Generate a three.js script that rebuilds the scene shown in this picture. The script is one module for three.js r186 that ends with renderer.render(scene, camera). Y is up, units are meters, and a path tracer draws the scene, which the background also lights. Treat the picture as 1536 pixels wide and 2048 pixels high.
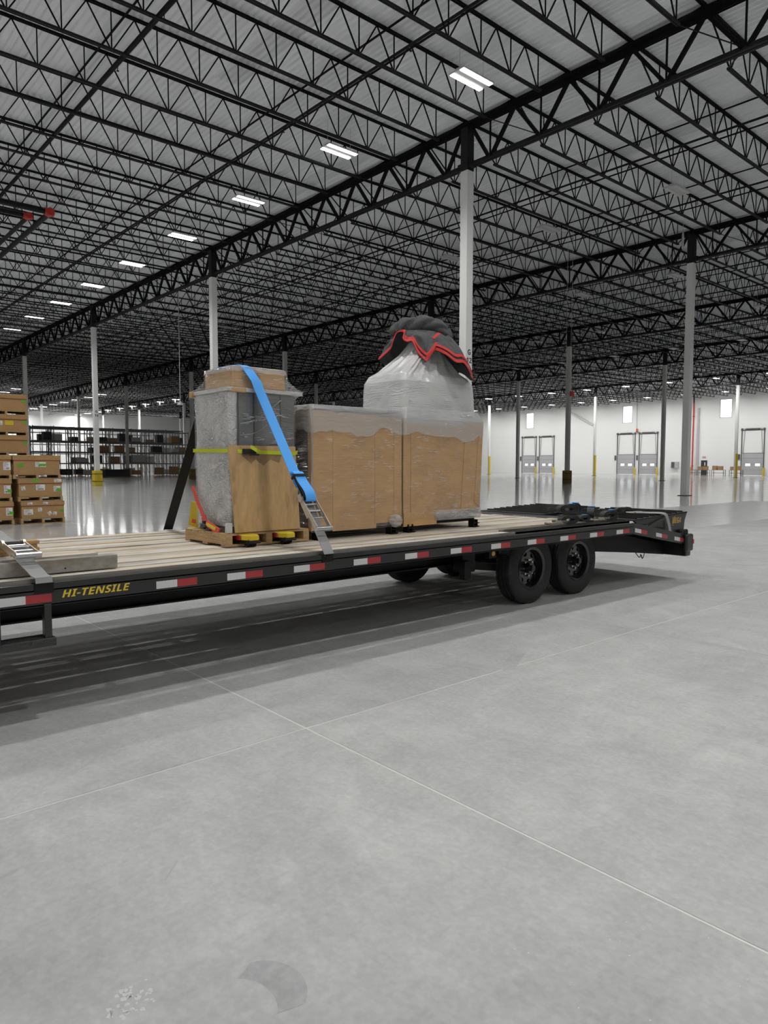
import * as THREE from 'three';
import { RectAreaLightUniformsLib } from 'three/addons/lights/RectAreaLightUniformsLib.js';
import { RoundedBoxGeometry } from 'three/addons/geometries/RoundedBoxGeometry.js';
import { mergeGeometries, toCreasedNormals } from 'three/addons/utils/BufferGeometryUtils.js';
import { FontLoader } from 'three/addons/loaders/FontLoader.js';
import { TextGeometry } from 'three/addons/geometries/TextGeometry.js';

// ---------------------------------------------------------------- camera, sky, exposure
// World axes follow the building: x runs along the roof joists and the trailer, z along the girders.
const scene = new THREE.Scene();
const camera = new THREE.PerspectiveCamera(2 * Math.atan(1024 / 1409.46) * 180 / Math.PI, 0.75, 0.05, 400);
camera.position.set(0, 1.55, 0);
camera.rotation.set(-0.06621, -0.72064, 0.00128, 'YXZ');
scene.add(camera);
const renderer = new THREE.WebGLRenderer({ antialias: true });
renderer.toneMapping = THREE.LinearToneMapping;
renderer.toneMappingExposure = 1.0;
renderer.shadowMap.enabled = true;
scene.background = new THREE.Color(0.93, 0.97, 1.0);      // overcast daylight outside the clerestory windows
scene.backgroundIntensity = 3.0;
RectAreaLightUniformsLib.init();
const LAMP = 144, DOCK_LAMP = 245;                        // candela of the dimmed fixtures round the trailer, luminance of those at the dock and the racks, at full power
const LAMP_COLOR = new THREE.Color(1.0, 0.998, 0.985);

// ---------------------------------------------------------------- helpers
let seed = 20240;
const rnd = (a = 1, b) => { seed = (seed * 1664525 + 1013904223) >>> 0; const r = seed / 4294967296; return b === undefined ? r * a : a + r * (b - a); };
const V = (x, y, z) => new THREE.Vector3(x, y, z);
const used = new Map();
const numbered = (n) => { const k = used.get(n) ?? 0; used.set(n, k + 1); return k ? `${n}_${String(k).padStart(3, '0')}` : n; };
const origins = new Map();
const shade = (o) => { o.traverse((c) => { if (c.isMesh) { c.castShadow = true; c.receiveShadow = true; } }); return o; };
function thing(name, label, category, at = [0, 0, 0], group) {
  const g = new THREE.Group(); g.name = numbered(name); g.position.set(...at);
  g.userData = { label, category }; if (group) g.userData.group = group;
  origins.set(g, V(...at)); scene.add(g); return g;
}
// geometry is written in world coordinates and moved into the frame of its thing
function part(parent, name, geo, mat, label) {
  const o = origins.get(parent) ?? V(0, 0, 0);
  const g = o.lengthSq() ? geo.clone().translate(-o.x, -o.y, -o.z) : geo;
  const m = new THREE.Mesh(g, mat); m.name = name; m.castShadow = m.receiveShadow = true;
  if (label) m.userData.label = label;
  origins.set(m, o); parent.add(m); return m;
}
function subgroup(parent, name) { const g = new THREE.Group(); g.name = name; origins.set(g, origins.get(parent)); parent.add(g); return g; }
function copy(src, at, extra = {}) {
  const c = src.clone(); c.name = numbered(src.name.replace(/_\d{3}$/, '')); c.position.set(...at);
  c.userData = { ...src.userData, ...extra }; scene.add(c); return c;
}
function structure(name, geo, mat, label) {
  const m = new THREE.Mesh(geo, mat); m.name = name; m.userData = { kind: 'structure' }; if (label) m.userData.label = label;
  m.castShadow = m.receiveShadow = true; scene.add(m); return m;
}
function plain(g) {
  const h = g.index ? g.toNonIndexed() : g;
  for (const k of Object.keys(h.attributes)) if (!['position', 'normal', 'uv'].includes(k)) h.deleteAttribute(k);
  if (!h.attributes.uv) h.setAttribute('uv', new THREE.BufferAttribute(new Float32Array(h.attributes.position.count * 2), 2));
  h.morphAttributes = {}; return h;
}
const merge = (list) => mergeGeometries(list.map(plain));
// texture coordinates in metres, taken along the face that a vertex lies on
function metric(g, off = 0) {
  const h = plain(g), p = h.attributes.position, n = h.attributes.normal, uv = h.attributes.uv;
  for (let i = 0; i < p.count; i++) {
    const ax = Math.abs(n.getX(i)), ay = Math.abs(n.getY(i)), az = Math.abs(n.getZ(i));
    if (ay >= ax && ay >= az) uv.setXY(i, p.getX(i) + off, p.getZ(i) + off * 0.37);
    else if (ax >= az) uv.setXY(i, p.getZ(i) + off, p.getY(i) + off * 0.37);
    else uv.setXY(i, p.getX(i) + off, p.getY(i) + off * 0.37);
  }
  return h;
}
function box(x0, x1, y0, y1, z0, z1, bevel = 0) {
  const w = Math.abs(x1 - x0), h = Math.abs(y1 - y0), d = Math.abs(z1 - z0);
  const g = bevel ? new RoundedBoxGeometry(w, h, d, 2, Math.min(bevel, w / 2.01, h / 2.01, d / 2.01)) : new THREE.BoxGeometry(w, h, d);
  return plain(g).translate((x0 + x1) / 2, (y0 + y1) / 2, (z0 + z1) / 2);
}
function frameOf(dir, sideHint) {
  const z = dir.clone().normalize(); let x = sideHint.clone().addScaledVector(z, -sideHint.dot(z));
  if (x.lengthSq() < 1e-8) x = V(1, 0, 0).addScaledVector(z, -z.x); x.normalize();
  return new THREE.Matrix4().makeBasis(x, z.clone().cross(x), z);
}
function bar(p, q, w, h = w, hint = V(0, 1, 0.001)) {
  const d = q.clone().sub(p), g = plain(new THREE.BoxGeometry(w, h, d.length()));
  g.applyMatrix4(frameOf(d, hint)); return g.translate((p.x + q.x) / 2, (p.y + q.y) / 2, (p.z + q.z) / 2);
}
function rod(p, q, r, seg = 10) {
  const d = q.clone().sub(p), g = plain(new THREE.CylinderGeometry(r, r, d.length(), seg)).rotateX(Math.PI / 2);
  g.applyMatrix4(frameOf(d, Math.abs(d.y) > 0.9 * d.length() ? V(1, 0, 0) : V(0, 1, 0))); return g.translate((p.x + q.x) / 2, (p.y + q.y) / 2, (p.z + q.z) / 2);
}
const tube = (pts, r, seg = 48, rad = 8, closed = false) => plain(new THREE.TubeGeometry(new THREE.CatmullRomCurve3(pts, closed, 'centripetal'), seg, r, rad, closed));
// a flat strap: points, the direction of its width, width and thickness
function ribbon(pts, side, width, thick = 0.004, smooth = 0, closed = false) {
  let P = pts, S = pts.map((_, i) => Array.isArray(side) ? side[i] : side);
  if (smooth) {
    const c = new THREE.CatmullRomCurve3(pts, closed, 'centripetal'); P = c.getPoints(smooth);
    S = P.map((_, i) => { const f = i / smooth * (pts.length - 1), a = Math.min(Math.floor(f), pts.length - 2); return (Array.isArray(side) ? side[a].clone().lerp(side[a + 1], f - a) : side.clone()).normalize(); });
  }
  const pos = [], idx = [], uv = []; let len = 0;
  for (let i = 0; i < P.length; i++) {
    const t = P[Math.min(i + 1, P.length - 1)].clone().sub(P[Math.max(i - 1, 0)]).normalize();
    const s = S[i].clone().normalize(), n = t.clone().cross(s).normalize(), w = s.clone().multiplyScalar(width / 2), k = n.multiplyScalar(thick / 2);
    if (i) len += P[i].distanceTo(P[i - 1]);
    for (const [a, b] of [[-1, -1], [1, -1], [1, 1], [-1, 1]]) { const q = P[i].clone().addScaledVector(w, a).addScaledVector(k, b); pos.push(q.x, q.y, q.z); uv.push(a * width / 2, len); }
    if (i) for (let e = 0; e < 4; e++) { const a = (i - 1) * 4 + e, b = (i - 1) * 4 + (e + 1) % 4; idx.push(a, b, b + 4, a, b + 4, a + 4); }
  }
  const L = (P.length - 1) * 4; idx.push(0, 2, 1, 0, 3, 2, L, L + 1, L + 2, L, L + 2, L + 3);
  const g = new THREE.BufferGeometry(); g.setAttribute('position', new THREE.Float32BufferAttribute(pos, 3)); g.setAttribute('uv', new THREE.Float32BufferAttribute(uv, 2)); g.setIndex(idx);
  g.computeVertexNormals(); return plain(toCreasedNormals(g, 0.7));
}
// a wrapped bundle: rounded rectangles one above the other, joined by a skin; wob(u, v, y) pushes it in and out
function wrapped(sections, per = 120, rows = 60, wob = () => 0, cap = true, ragged = null) {
  const pos = [], uv = [], idx = []; const n = sections.length - 1;
  const sample = (y) => { let k = 0; while (k < n - 1 && y > sections[k + 1].y) k++; const a = sections[k], b = sections[k + 1]; let t = (y - a.y) / (b.y - a.y); if (b.ease) t = t * t * (3 - 2 * t); const o = {}; for (const q of ['x0', 'x1', 'z0', 'z1', 'r']) o[q] = a[q] + (b[q] - a[q]) * t; return o; };
  const y0 = sections[0].y, y1 = sections[n].y, ys = []; for (let i = 0; i <= rows; i++) ys.push(y0 + (y1 - y0) * i / rows);
  for (const s of sections) ys.push(s.y); ys.sort((a, b) => a - b); const yy = ys.filter((v, i) => !i || v - ys[i - 1] > 1e-4);
  for (const y of yy) {
    const s = sample(y), w = s.x1 - s.x0 - 2 * s.r, d = s.z1 - s.z0 - 2 * s.r, arc = Math.PI / 2 * s.r, P = 2 * (w + d) + 4 * arc;
    for (let i = 0; i <= per; i++) {
      let u = i / per * P; let x, z, nx, nz; const U = u;
      const segs = [[w, 0], [arc, 0], [d, 1], [arc, 1], [w, 2], [arc, 2], [d, 3], [arc, 3]]; let k = 0; while (k < 7 && u > segs[k][0]) { u -= segs[k][0]; k++; }
      const cx0 = s.x0 + s.r, cx1 = s.x1 - s.r, cz0 = s.z0 + s.r, cz1 = s.z1 - s.r, t = arc > 1e-6 ? u / arc * Math.PI / 2 : 0;
      if (k === 0) { x = cx0 + u; z = s.z1; nx = 0; nz = 1; }
      else if (k === 1) { nx = Math.sin(t); nz = Math.cos(t); x = cx1 + s.r * nx; z = cz1 + s.r * nz; }
      else if (k === 2) { x = s.x1; z = cz1 - u; nx = 1; nz = 0; }
      else if (k === 3) { nx = Math.cos(t); nz = -Math.sin(t); x = cx1 + s.r * nx; z = cz0 + s.r * nz; }
      else if (k === 4) { x = cx1 - u; z = s.z0; nx = 0; nz = -1; }
      else if (k === 5) { nx = -Math.sin(t); nz = -Math.cos(t); x = cx0 + s.r * nx; z = cz0 + s.r * nz; }
      else if (k === 6) { x = s.x0; z = cz0 + u; nx = -1; nz = 0; }
      else { nx = -Math.cos(t); nz = Math.sin(t); x = cx0 + s.r * nx; z = cz1 + s.r * nz; }
      const d2 = wob((i % per) / per, (y - y0) / (y1 - y0), y, x, z); pos.push(x + nx * d2, y + (ragged ? ragged((i % per) / per) * Math.pow(1 - (y - y0) / (y1 - y0), 2) : 0), z + nz * d2); uv.push(U, y);
    }
  }
  const R = yy.length, W = per + 1;
  for (let j = 0; j < R - 1; j++) for (let i = 0; i < per; i++) { const a = j * W + i; idx.push(a, a + 1, a + W + 1, a, a + W + 1, a + W); }
  if (cap) { const s = sample(y1), c = pos.length / 3; pos.push((s.x0 + s.x1) / 2, y1 + 0.004, (s.z0 + s.z1) / 2); uv.push(0.3, y1 + 0.3); const b = (R - 1) * W; for (let i = 0; i < per; i++) idx.push(b + i, b + i + 1, c); }
  const g = new THREE.BufferGeometry(); g.setAttribute('position', new THREE.Float32BufferAttribute(pos, 3)); g.setAttribute('uv', new THREE.Float32BufferAttribute(uv, 2)); g.setIndex(idx); g.computeVertexNormals(); return g;
}
// glints on the film built as clusters of thin whitish slivers on the plane z (or x when side is set)
function glintSlivers(x0, x1, y0, y1, at, n, side = false) {
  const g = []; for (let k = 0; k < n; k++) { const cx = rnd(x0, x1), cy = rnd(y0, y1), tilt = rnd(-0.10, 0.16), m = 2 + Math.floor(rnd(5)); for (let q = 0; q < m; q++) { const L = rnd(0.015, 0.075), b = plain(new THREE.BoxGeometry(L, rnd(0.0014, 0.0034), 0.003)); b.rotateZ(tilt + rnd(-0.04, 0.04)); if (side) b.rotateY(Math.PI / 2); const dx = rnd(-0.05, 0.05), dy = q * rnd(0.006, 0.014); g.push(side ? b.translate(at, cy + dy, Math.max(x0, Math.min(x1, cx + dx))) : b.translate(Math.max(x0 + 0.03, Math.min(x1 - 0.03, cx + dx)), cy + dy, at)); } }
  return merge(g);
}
function grid(nu, nv, f) {
  const pos = [], uv = [], idx = [];
  for (let j = 0; j <= nv; j++) for (let i = 0; i <= nu; i++) { const p = f(i / nu, j / nv); pos.push(p.x, p.y, p.z); uv.push(i / nu, j / nv); }
  for (let j = 0; j < nv; j++) for (let i = 0; i < nu; i++) { const a = j * (nu + 1) + i; idx.push(a, a + 1, a + nu + 2, a, a + nu + 2, a + nu + 1); }
  const g = new THREE.BufferGeometry(); g.setAttribute('position', new THREE.Float32BufferAttribute(pos, 3)); g.setAttribute('uv', new THREE.Float32BufferAttribute(uv, 2)); g.setIndex(idx); g.computeVertexNormals(); return g;
}
// an outline in (x, y) given depth along z
function plate(pts, z0, z1, bevel = 0, holes = []) {
  const s = new THREE.Shape(pts.map(([x, y]) => new THREE.Vector2(x, y))); for (const h of holes) s.holes.push(new THREE.Path(h.map(([x, y]) => new THREE.Vector2(x, y))));
  const g = new THREE.ExtrudeGeometry(s, { depth: Math.abs(z1 - z0) - 2 * bevel, bevelEnabled: bevel > 0, bevelThickness: bevel, bevelSize: bevel, bevelOffset: -bevel, bevelSegments: 1 });
  return plain(g).translate(0, 0, Math.min(z0, z1) + bevel);
}

// ---------------------------------------------------------------- noise and textures
const hash = new Uint8Array(65536); { let s = 7; for (let i = 0; i < 65536; i++) { s = (s * 1103515245 + 12345) >>> 0; hash[i] = (s >>> 16) & 255; } }
function vn(x, y, px, py, k = 0) {   // value noise that repeats after px, py cells
  const xi = Math.floor(x), yi = Math.floor(y); let fx = x - xi, fy = y - yi; fx = fx * fx * fx * (fx * (fx * 6 - 15) + 10); fy = fy * fy * fy * (fy * (fy * 6 - 15) + 10);
  const x0 = ((xi % px) + px) % px, x1 = (x0 + 1) % px, y0 = ((yi % py) + py) % py, y1 = (y0 + 1) % py, H = (a, b) => hash[(a * 131 + b * 2467 + k * 7919) & 65535];
  const a = H(x0, y0), b = H(x1, y0), c = H(x0, y1), d = H(x1, y1);
  return ((a + (b - a) * fx) * (1 - fy) + (c + (d - c) * fx) * fy) / 127.5 - 1;
}
function fbm(u, v, cx, cy, oct, k = 0, gain = 0.5) { let s = 0, a = 1, n = 0; for (let o = 0; o < oct; o++) { s += a * vn(u * cx, v * cy, cx, cy, k + o * 13); n += a; a *= gain; cx *= 2; cy *= 2; } return s / n; }
function texture(w, h, f, srgb = true) {
  const d = new Uint8Array(w * h * 4);
  for (let j = 0; j < h; j++) for (let i = 0; i < w; i++) { const c = f(i / w, j / h), o = (j * w + i) * 4; if (typeof c === 'number') d[o] = d[o + 1] = d[o + 2] = Math.max(0, Math.min(255, c)); else { d[o] = Math.max(0, Math.min(255, c[0])); d[o + 1] = Math.max(0, Math.min(255, c[1])); d[o + 2] = Math.max(0, Math.min(255, c[2])); } d[o + 3] = 255; }
  const t = new THREE.DataTexture(d, w, h); t.wrapS = t.wrapT = THREE.RepeatWrapping; t.magFilter = THREE.LinearFilter; t.minFilter = THREE.LinearMipmapLinearFilter; t.generateMipmaps = true;
  if (srgb) t.colorSpace = THREE.SRGBColorSpace; t.needsUpdate = true; return t;
}
const rep = (t, x, y = x) => { t.repeat.set(1 / x, 1 / y); return t; };
const T = {};
T.concrete = rep(texture(1024, 1024, (u, v) => {
  const wx = u + 0.05 * fbm(u, v, 5, 5, 4, 3) + 0.01 * fbm(u, v, 30, 30, 2, 6), wy = v + 0.05 * fbm(u, v, 5, 5, 4, 9) + 0.01 * fbm(u, v, 30, 30, 2, 12);
  let c = 214 + 10 * fbm(wx, wy, 4, 4, 5, 20, 0.6) + 9 * fbm(wx, wy, 8, 34, 5, 31, 0.6) + 8 * fbm(wx, wy, 34, 12, 4, 47, 0.6) + 11 * fbm(u, v, 180, 200, 2, 50, 0.8);
  const pale = fbm(wx, wy, 9, 13, 5, 61, 0.6), dark = fbm(wx, wy, 11, 8, 5, 71, 0.6), e = (x) => x <= 0 ? 0 : Math.min(1, x / 0.6);
  c += 8 * e(pale - 0.05) - 8 * e(dark - 0.05);
  return [c, c, c * 0.995];
}), 3.81, 4.65);
T.concreteRough = rep(texture(512, 512, (u, v) => 176 + 34 * fbm(u, v, 8, 22, 4, 5) + 14 * fbm(u, v, 90, 90, 2, 15), false), 3.81, 4.65);
T.concreteBump = rep(texture(512, 512, (u, v) => 128 + 80 * fbm(u, v, 5, 7, 3, 115) + 20 * fbm(u, v, 26, 30, 2, 25), false), 3.81, 4.65);
T.wood = rep(texture(1024, 256, (u, v) => {           // weathered plank: u along the grain (2 m), v across (0.2 m)
  const w = v + 0.05 * fbm(u, v, 3, 2, 3, 4); const g = fbm(u, w, 4, 34, 4, 11), f = fbm(u, w, 40, 128, 2, 17), p = fbm(u, v, 4, 2, 3, 23), st = fbm(u, w, 6, 12, 3, 29);
  const warm = Math.max(0, p + 0.15), crack = g < -0.25 ? (-0.25 - g) * 110 : 0; const r = 206 + 15 * g + 14 * f - (st > 0.25 ? (st - 0.25) * 90 : 0);
  return [r - crack, r - 5 - 24 * warm - crack, r - 13 - 58 * warm - crack];
}), 2, 0.2);
T.pallet = rep(texture(512, 256, (u, v) => { const w = v + 0.05 * fbm(u, v, 3, 2, 3, 44), g = fbm(u, w, 4, 30, 4, 51), f = fbm(u, w, 60, 60, 2, 57); const r = 200 + 28 * g + 16 * f; return [r, r * 0.83, r * 0.60]; }), 0.8, 0.3);
T.card = rep(texture(512, 512, (u, v) => { const c = 200 + 5 * Math.sin(v * Math.PI * 2 * 84) + 11 * fbm(u, v, 5, 9, 4, 64) + 8 * fbm(u, v, 6, 110, 2, 69) + 5 * fbm(u, v, 150, 150, 2, 72); return [c, c * 0.80, c * 0.545]; }), 0.6);
T.ply = rep(texture(512, 512, (u, v) => { const w = u + 0.08 * fbm(u, v, 3, 2, 3, 81), g = fbm(w, v, 14, 2, 4, 83), st = fbm(w, v, 5, 3, 3, 87), f = fbm(u, v, 90, 14, 2, 91); let c = 205 + 15 * g + 9 * f - (st > 0.2 ? 75 * (st - 0.2) : 0); return [c, c * 0.82, c * 0.575]; }), 0.64, 0.75);
T.film = rep(texture(1024, 1024, (u, v) => {            // wrinkles of stretch film, drawn out sideways in patches
  const wu = u + 0.05 * fbm(u, v, 3, 5, 3, 119), w = v + 0.035 * fbm(u, v, 4, 5, 4, 121), a = 1 - Math.abs(fbm(wu, w, 3, 70, 3, 128)), b = 1 - Math.abs(fbm(wu + 0.25 * v, w, 5, 24, 3, 137)), m = Math.max(0, fbm(u, v, 6, 8, 3, 149) + 0.15), c = fbm(u, v, 12, 90, 2, 143);
  return 40 + 190 * m * Math.pow(a, 9) + 120 * m * Math.pow(b, 10) + 8 * c;
}, false), 1.1);
T.crinkle = rep(texture(1024, 1024, (u, v) => {          // crumpled foil-like wrap
  const wx = u + 0.09 * fbm(u, v, 4, 4, 4, 151), wy = v + 0.09 * fbm(u, v, 4, 4, 4, 157), a = 1 - Math.abs(fbm(wx, wy, 13, 17, 4, 163)), b = 1 - Math.abs(fbm(wx, wy, 5, 26, 4, 171)), c = 1 - Math.abs(fbm(wx + wy, wy - wx, 8, 8, 3, 177)), m = 0.6 + fbm(u, v, 4, 4, 3, 183);
  return 25 + m * (110 * Math.pow(a, 7) + 70 * Math.pow(b, 9) + 60 * Math.pow(c, 10));
}, false), 0.7);
T.webbing = rep(texture(64, 64, (u, v) => 128 + 80 * Math.sin(v * Math.PI * 2 * 8) * (0.6 + 0.4 * Math.sin(u * Math.PI * 2 * 10)), false), 0.1, 0.1);
T.quilt = rep(texture(256, 256, (u, v) => 128 + 60 * fbm(u, v, 9, 9, 3, 201) + 60 * fbm(u, v, 60, 60, 2, 209), false), 0.3);
T.tread = rep(texture(256, 256, (u, v) => { const s = ((u * 4) % 1), t = ((v * 4) % 1), odd = (Math.floor(u * 4) + Math.floor(v * 4)) % 2; const a = odd ? s : t, b = odd ? t : s; return Math.abs(a - 0.5) < 0.4 && Math.abs(b - 0.5) < 0.13 ? 255 : 40; }, false), 0.16);
T.galv = rep(texture(256, 256, (u, v) => { const c = 205 + 18 * fbm(u, v, 9, 9, 3, 231) + 14 * fbm(u, v, 4, 40, 2, 237); return [c, c, c * 0.985]; }), 0.7);
T.galvRust = rep(texture(512, 256, (u, v) => { const a = fbm(u, v, 6, 5, 4, 241), b = fbm(u, v, 3, 9, 3, 247), c = 190 + 20 * fbm(u, v, 30, 20, 3, 251); const r = Math.max(0, a + 0.2) * 50 + Math.max(0, b) * 26; return [c - r * 0.30, c - r * 0.55, c - r * 0.95]; }), 1.2, 0.4);
T.paint = rep(texture(256, 256, (u, v) => 226 + 10 * fbm(u, v, 6, 6, 4, 261)), 3);

const std = (o) => new THREE.MeshStandardMaterial(o), phy = (o) => new THREE.MeshPhysicalMaterial(o);
const lin = (r, g = r, b = r) => new THREE.Color().setRGB(r, g, b);
const M = {
  floor: phy({ color: lin(0.60), map: T.concrete, roughness: 0.9, roughnessMap: T.concreteRough, bumpMap: T.concreteBump, bumpScale: 0.0012 }),
  filler: std({ color: lin(0.62, 0.61, 0.58), roughness: 0.7 }),
  stain: std({ color: lin(0.33, 0.33, 0.335), roughness: 0.6 }),
  scrape: std({ color: lin(0.55, 0.55, 0.545), roughness: 0.8 }),
  steel: phy({ color: lin(0.005), roughness: 0.75, specularIntensity: 0.4 }),
  steelDark: phy({ color: lin(0.014), roughness: 0.6, specularIntensity: 0.6 }),
  pipe: phy({ color: lin(0.009), roughness: 0.6, specularIntensity: 0.6 }),
  deck: std({ vertexColors: true, color: lin(1), roughness: 0.55 }),
  white: std({ color: lin(0.72, 0.72, 0.70), map: T.paint, roughness: 0.6 }),
  wall: std({ color: lin(0.84, 0.84, 0.825), roughness: 0.75 }),
  column: std({ color: lin(0.80, 0.80, 0.785), roughness: 0.5 }),
  ink: std({ color: lin(0.01), roughness: 0.6 }),
  door: std({ color: lin(0.46, 0.465, 0.47), roughness: 0.5 }),
  track: std({ color: lin(0.16), roughness: 0.4, metalness: 0.5 }),
  glass: phy({ color: lin(1), transmission: 1, roughness: 0.02, thickness: 0 }),
  yellow: std({ color: lin(0.68, 0.50, 0.03), roughness: 0.5 }),
  tan: std({ color: lin(0.34, 0.22, 0.085), roughness: 0.7 }),
  red: std({ color: lin(0.50, 0.035, 0.02), roughness: 0.45 }),
  tapeRed: std({ color: lin(0.36, 0.03, 0.032), roughness: 0.35 }),
  tapeWhite: std({ color: lin(0.60), roughness: 0.4 }),
  trailer: phy({ color: lin(0.009), roughness: 0.4, clearcoat: 0.3, clearcoatRoughness: 0.2 }),
  chassis: phy({ color: lin(0.006), roughness: 0.55, specularIntensity: 0.6 }),
  treadplate: std({ color: lin(0.05), roughness: 0.38, metalness: 0.4, bumpMap: T.tread, bumpScale: 0.004 }),
  rubber: std({ color: lin(0.017), roughness: 0.75 }),
  rim: phy({ color: lin(0.008), roughness: 0.25, clearcoat: 0.6, clearcoatRoughness: 0.1 }),
  chrome: std({ color: lin(0.55), roughness: 0.22, metalness: 1 }),
  zinc: std({ color: lin(0.55, 0.50, 0.42), roughness: 0.3, metalness: 0.9 }),
  galv: std({ color: lin(0.60), map: T.galvRust, roughness: 0.42, metalness: 0.3 }),
  blue: std({ color: lin(0.09, 0.40, 0.95), roughness: 0.7, bumpMap: T.webbing, bumpScale: 0.0006 }),
  webGrey: std({ color: lin(0.30), roughness: 0.8, bumpMap: T.webbing, bumpScale: 0.0008 }),
  webDark: std({ color: lin(0.045), roughness: 0.75, bumpMap: T.webbing, bumpScale: 0.0008 }),
  webBlack: std({ color: lin(0.012, 0.012, 0.013), roughness: 0.8, bumpMap: T.webbing, bumpScale: 0.0006 }),
  lime: std({ color: lin(0.52, 0.58, 0.02), roughness: 0.7, bumpMap: T.webbing, bumpScale: 0.0006 }),
  webYellow: std({ color: lin(0.66, 0.50, 0.04), roughness: 0.7 }),
  webRed: std({ color: lin(0.72, 0.09, 0.07), roughness: 0.7 }),
  binding: std({ color: lin(0.62, 0.055, 0.05), roughness: 0.85 }),
  blanket: std({ color: lin(0.10, 0.102, 0.107), roughness: 0.95, bumpMap: T.quilt, bumpScale: 0.004, side: THREE.DoubleSide }),
  plastic: std({ color: lin(0.012), roughness: 0.4 }),
  film: phy({ color: lin(0.97), transmission: 0.96, roughness: 0.10, thickness: 0, ior: 1.5, bumpMap: T.film, bumpScale: 0.03, side: THREE.DoubleSide }),
  filmThick: phy({ color: lin(0.88), transmission: 0.68, roughness: 0.22, thickness: 0, bumpMap: T.film, bumpScale: 0.012, side: THREE.DoubleSide }),
  crinkle: phy({ color: lin(0.66), roughness: 0.25, clearcoat: 0.8, clearcoatRoughness: 0.15, bumpMap: T.crinkle, bumpScale: 0.035 }),
  creaseGlint: phy({ color: lin(0.92), transmission: 0.35, roughness: 0.18, thickness: 0 }),  // pale colour of the slivers that imitate highlights on the film
  foam: phy({ color: lin(0.64, 0.64, 0.635), roughness: 0.4, clearcoat: 0.7, clearcoatRoughness: 0.16, bumpMap: T.film, bumpScale: 0.010 }),
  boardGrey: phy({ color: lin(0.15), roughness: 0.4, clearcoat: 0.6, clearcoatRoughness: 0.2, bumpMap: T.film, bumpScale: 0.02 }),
  boardDark: std({ color: lin(0.06, 0.058, 0.062), roughness: 0.6 }),
  card: std({ color: lin(1.0), map: T.card, roughness: 0.8 }),
  carton: std({ color: lin(0.76), map: T.card, roughness: 0.85 }),
  ply: std({ color: lin(0.85), map: T.ply, roughness: 0.7 }),
  pallet: std({ color: lin(0.80), map: T.pallet, roughness: 0.85 }),
  palletDark: std({ color: lin(0.5), map: T.pallet, roughness: 0.85 }),
  plank: [0.95, 0.82, 0.90, 0.76].map((c) => std({ color: lin(c), map: T.wood, roughness: 0.8 })),
  green: std({ color: lin(0.12, 0.45, 0.02), roughness: 0.6 }),
  paper: std({ color: lin(0.72), roughness: 0.7 }),
  amber: std({ color: lin(0.55, 0.33, 0.05), roughness: 0.25 }),
  lampBody: std({ color: lin(0.55), roughness: 0.4 }),
  lampOff: std({ color: lin(0.62), roughness: 0.3 }),
  lampOn: std({ color: lin(0.9), emissive: LAMP_COLOR, emissiveIntensity: 7, roughness: 0.4 }),
  rackBlue: std({ color: lin(0.22, 0.225, 0.235), roughness: 0.5 }),
  exitRed: std({ color: lin(0.6, 0.1, 0.08), emissive: lin(1, 0.12, 0.06), emissiveIntensity: 0.5 }),
  strobe: std({ color: lin(0.8, 0.10, 0.04), roughness: 0.4 }),
};

const font = await new FontLoader().loadAsync('fonts/droid/droid_sans_bold.typeface.json');
function lettering(text, size, depth = 0.002, slant = 0, stretch = 1) {
  const g = new TextGeometry(text, { font, size, depth, curveSegments: 3, bevelEnabled: false });
  g.applyMatrix4(new THREE.Matrix4().set(stretch, slant, 0, 0, 0, 1, 0, 0, 0, 0, 1, 0, 0, 0, 0, 1)); return plain(g);
}

// ---------------------------------------------------------------- building grid
const LJ = 16.867, LG = 18.591, XA = 18.884, ZA = -17.127, JSP = LG / 9;
const ROWX = [XA - 2 * LJ, XA - LJ, XA, XA + LJ, XA + 2 * LJ, XA + 3 * LJ, 93.6, 115];     // girder lines, the last is the dock wall
const X0 = -15, X1 = 115, Z0 = 26, Z1 = -165, EAVE = 13.5;
const colZ = (i) => ZA - LG * i;

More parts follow.
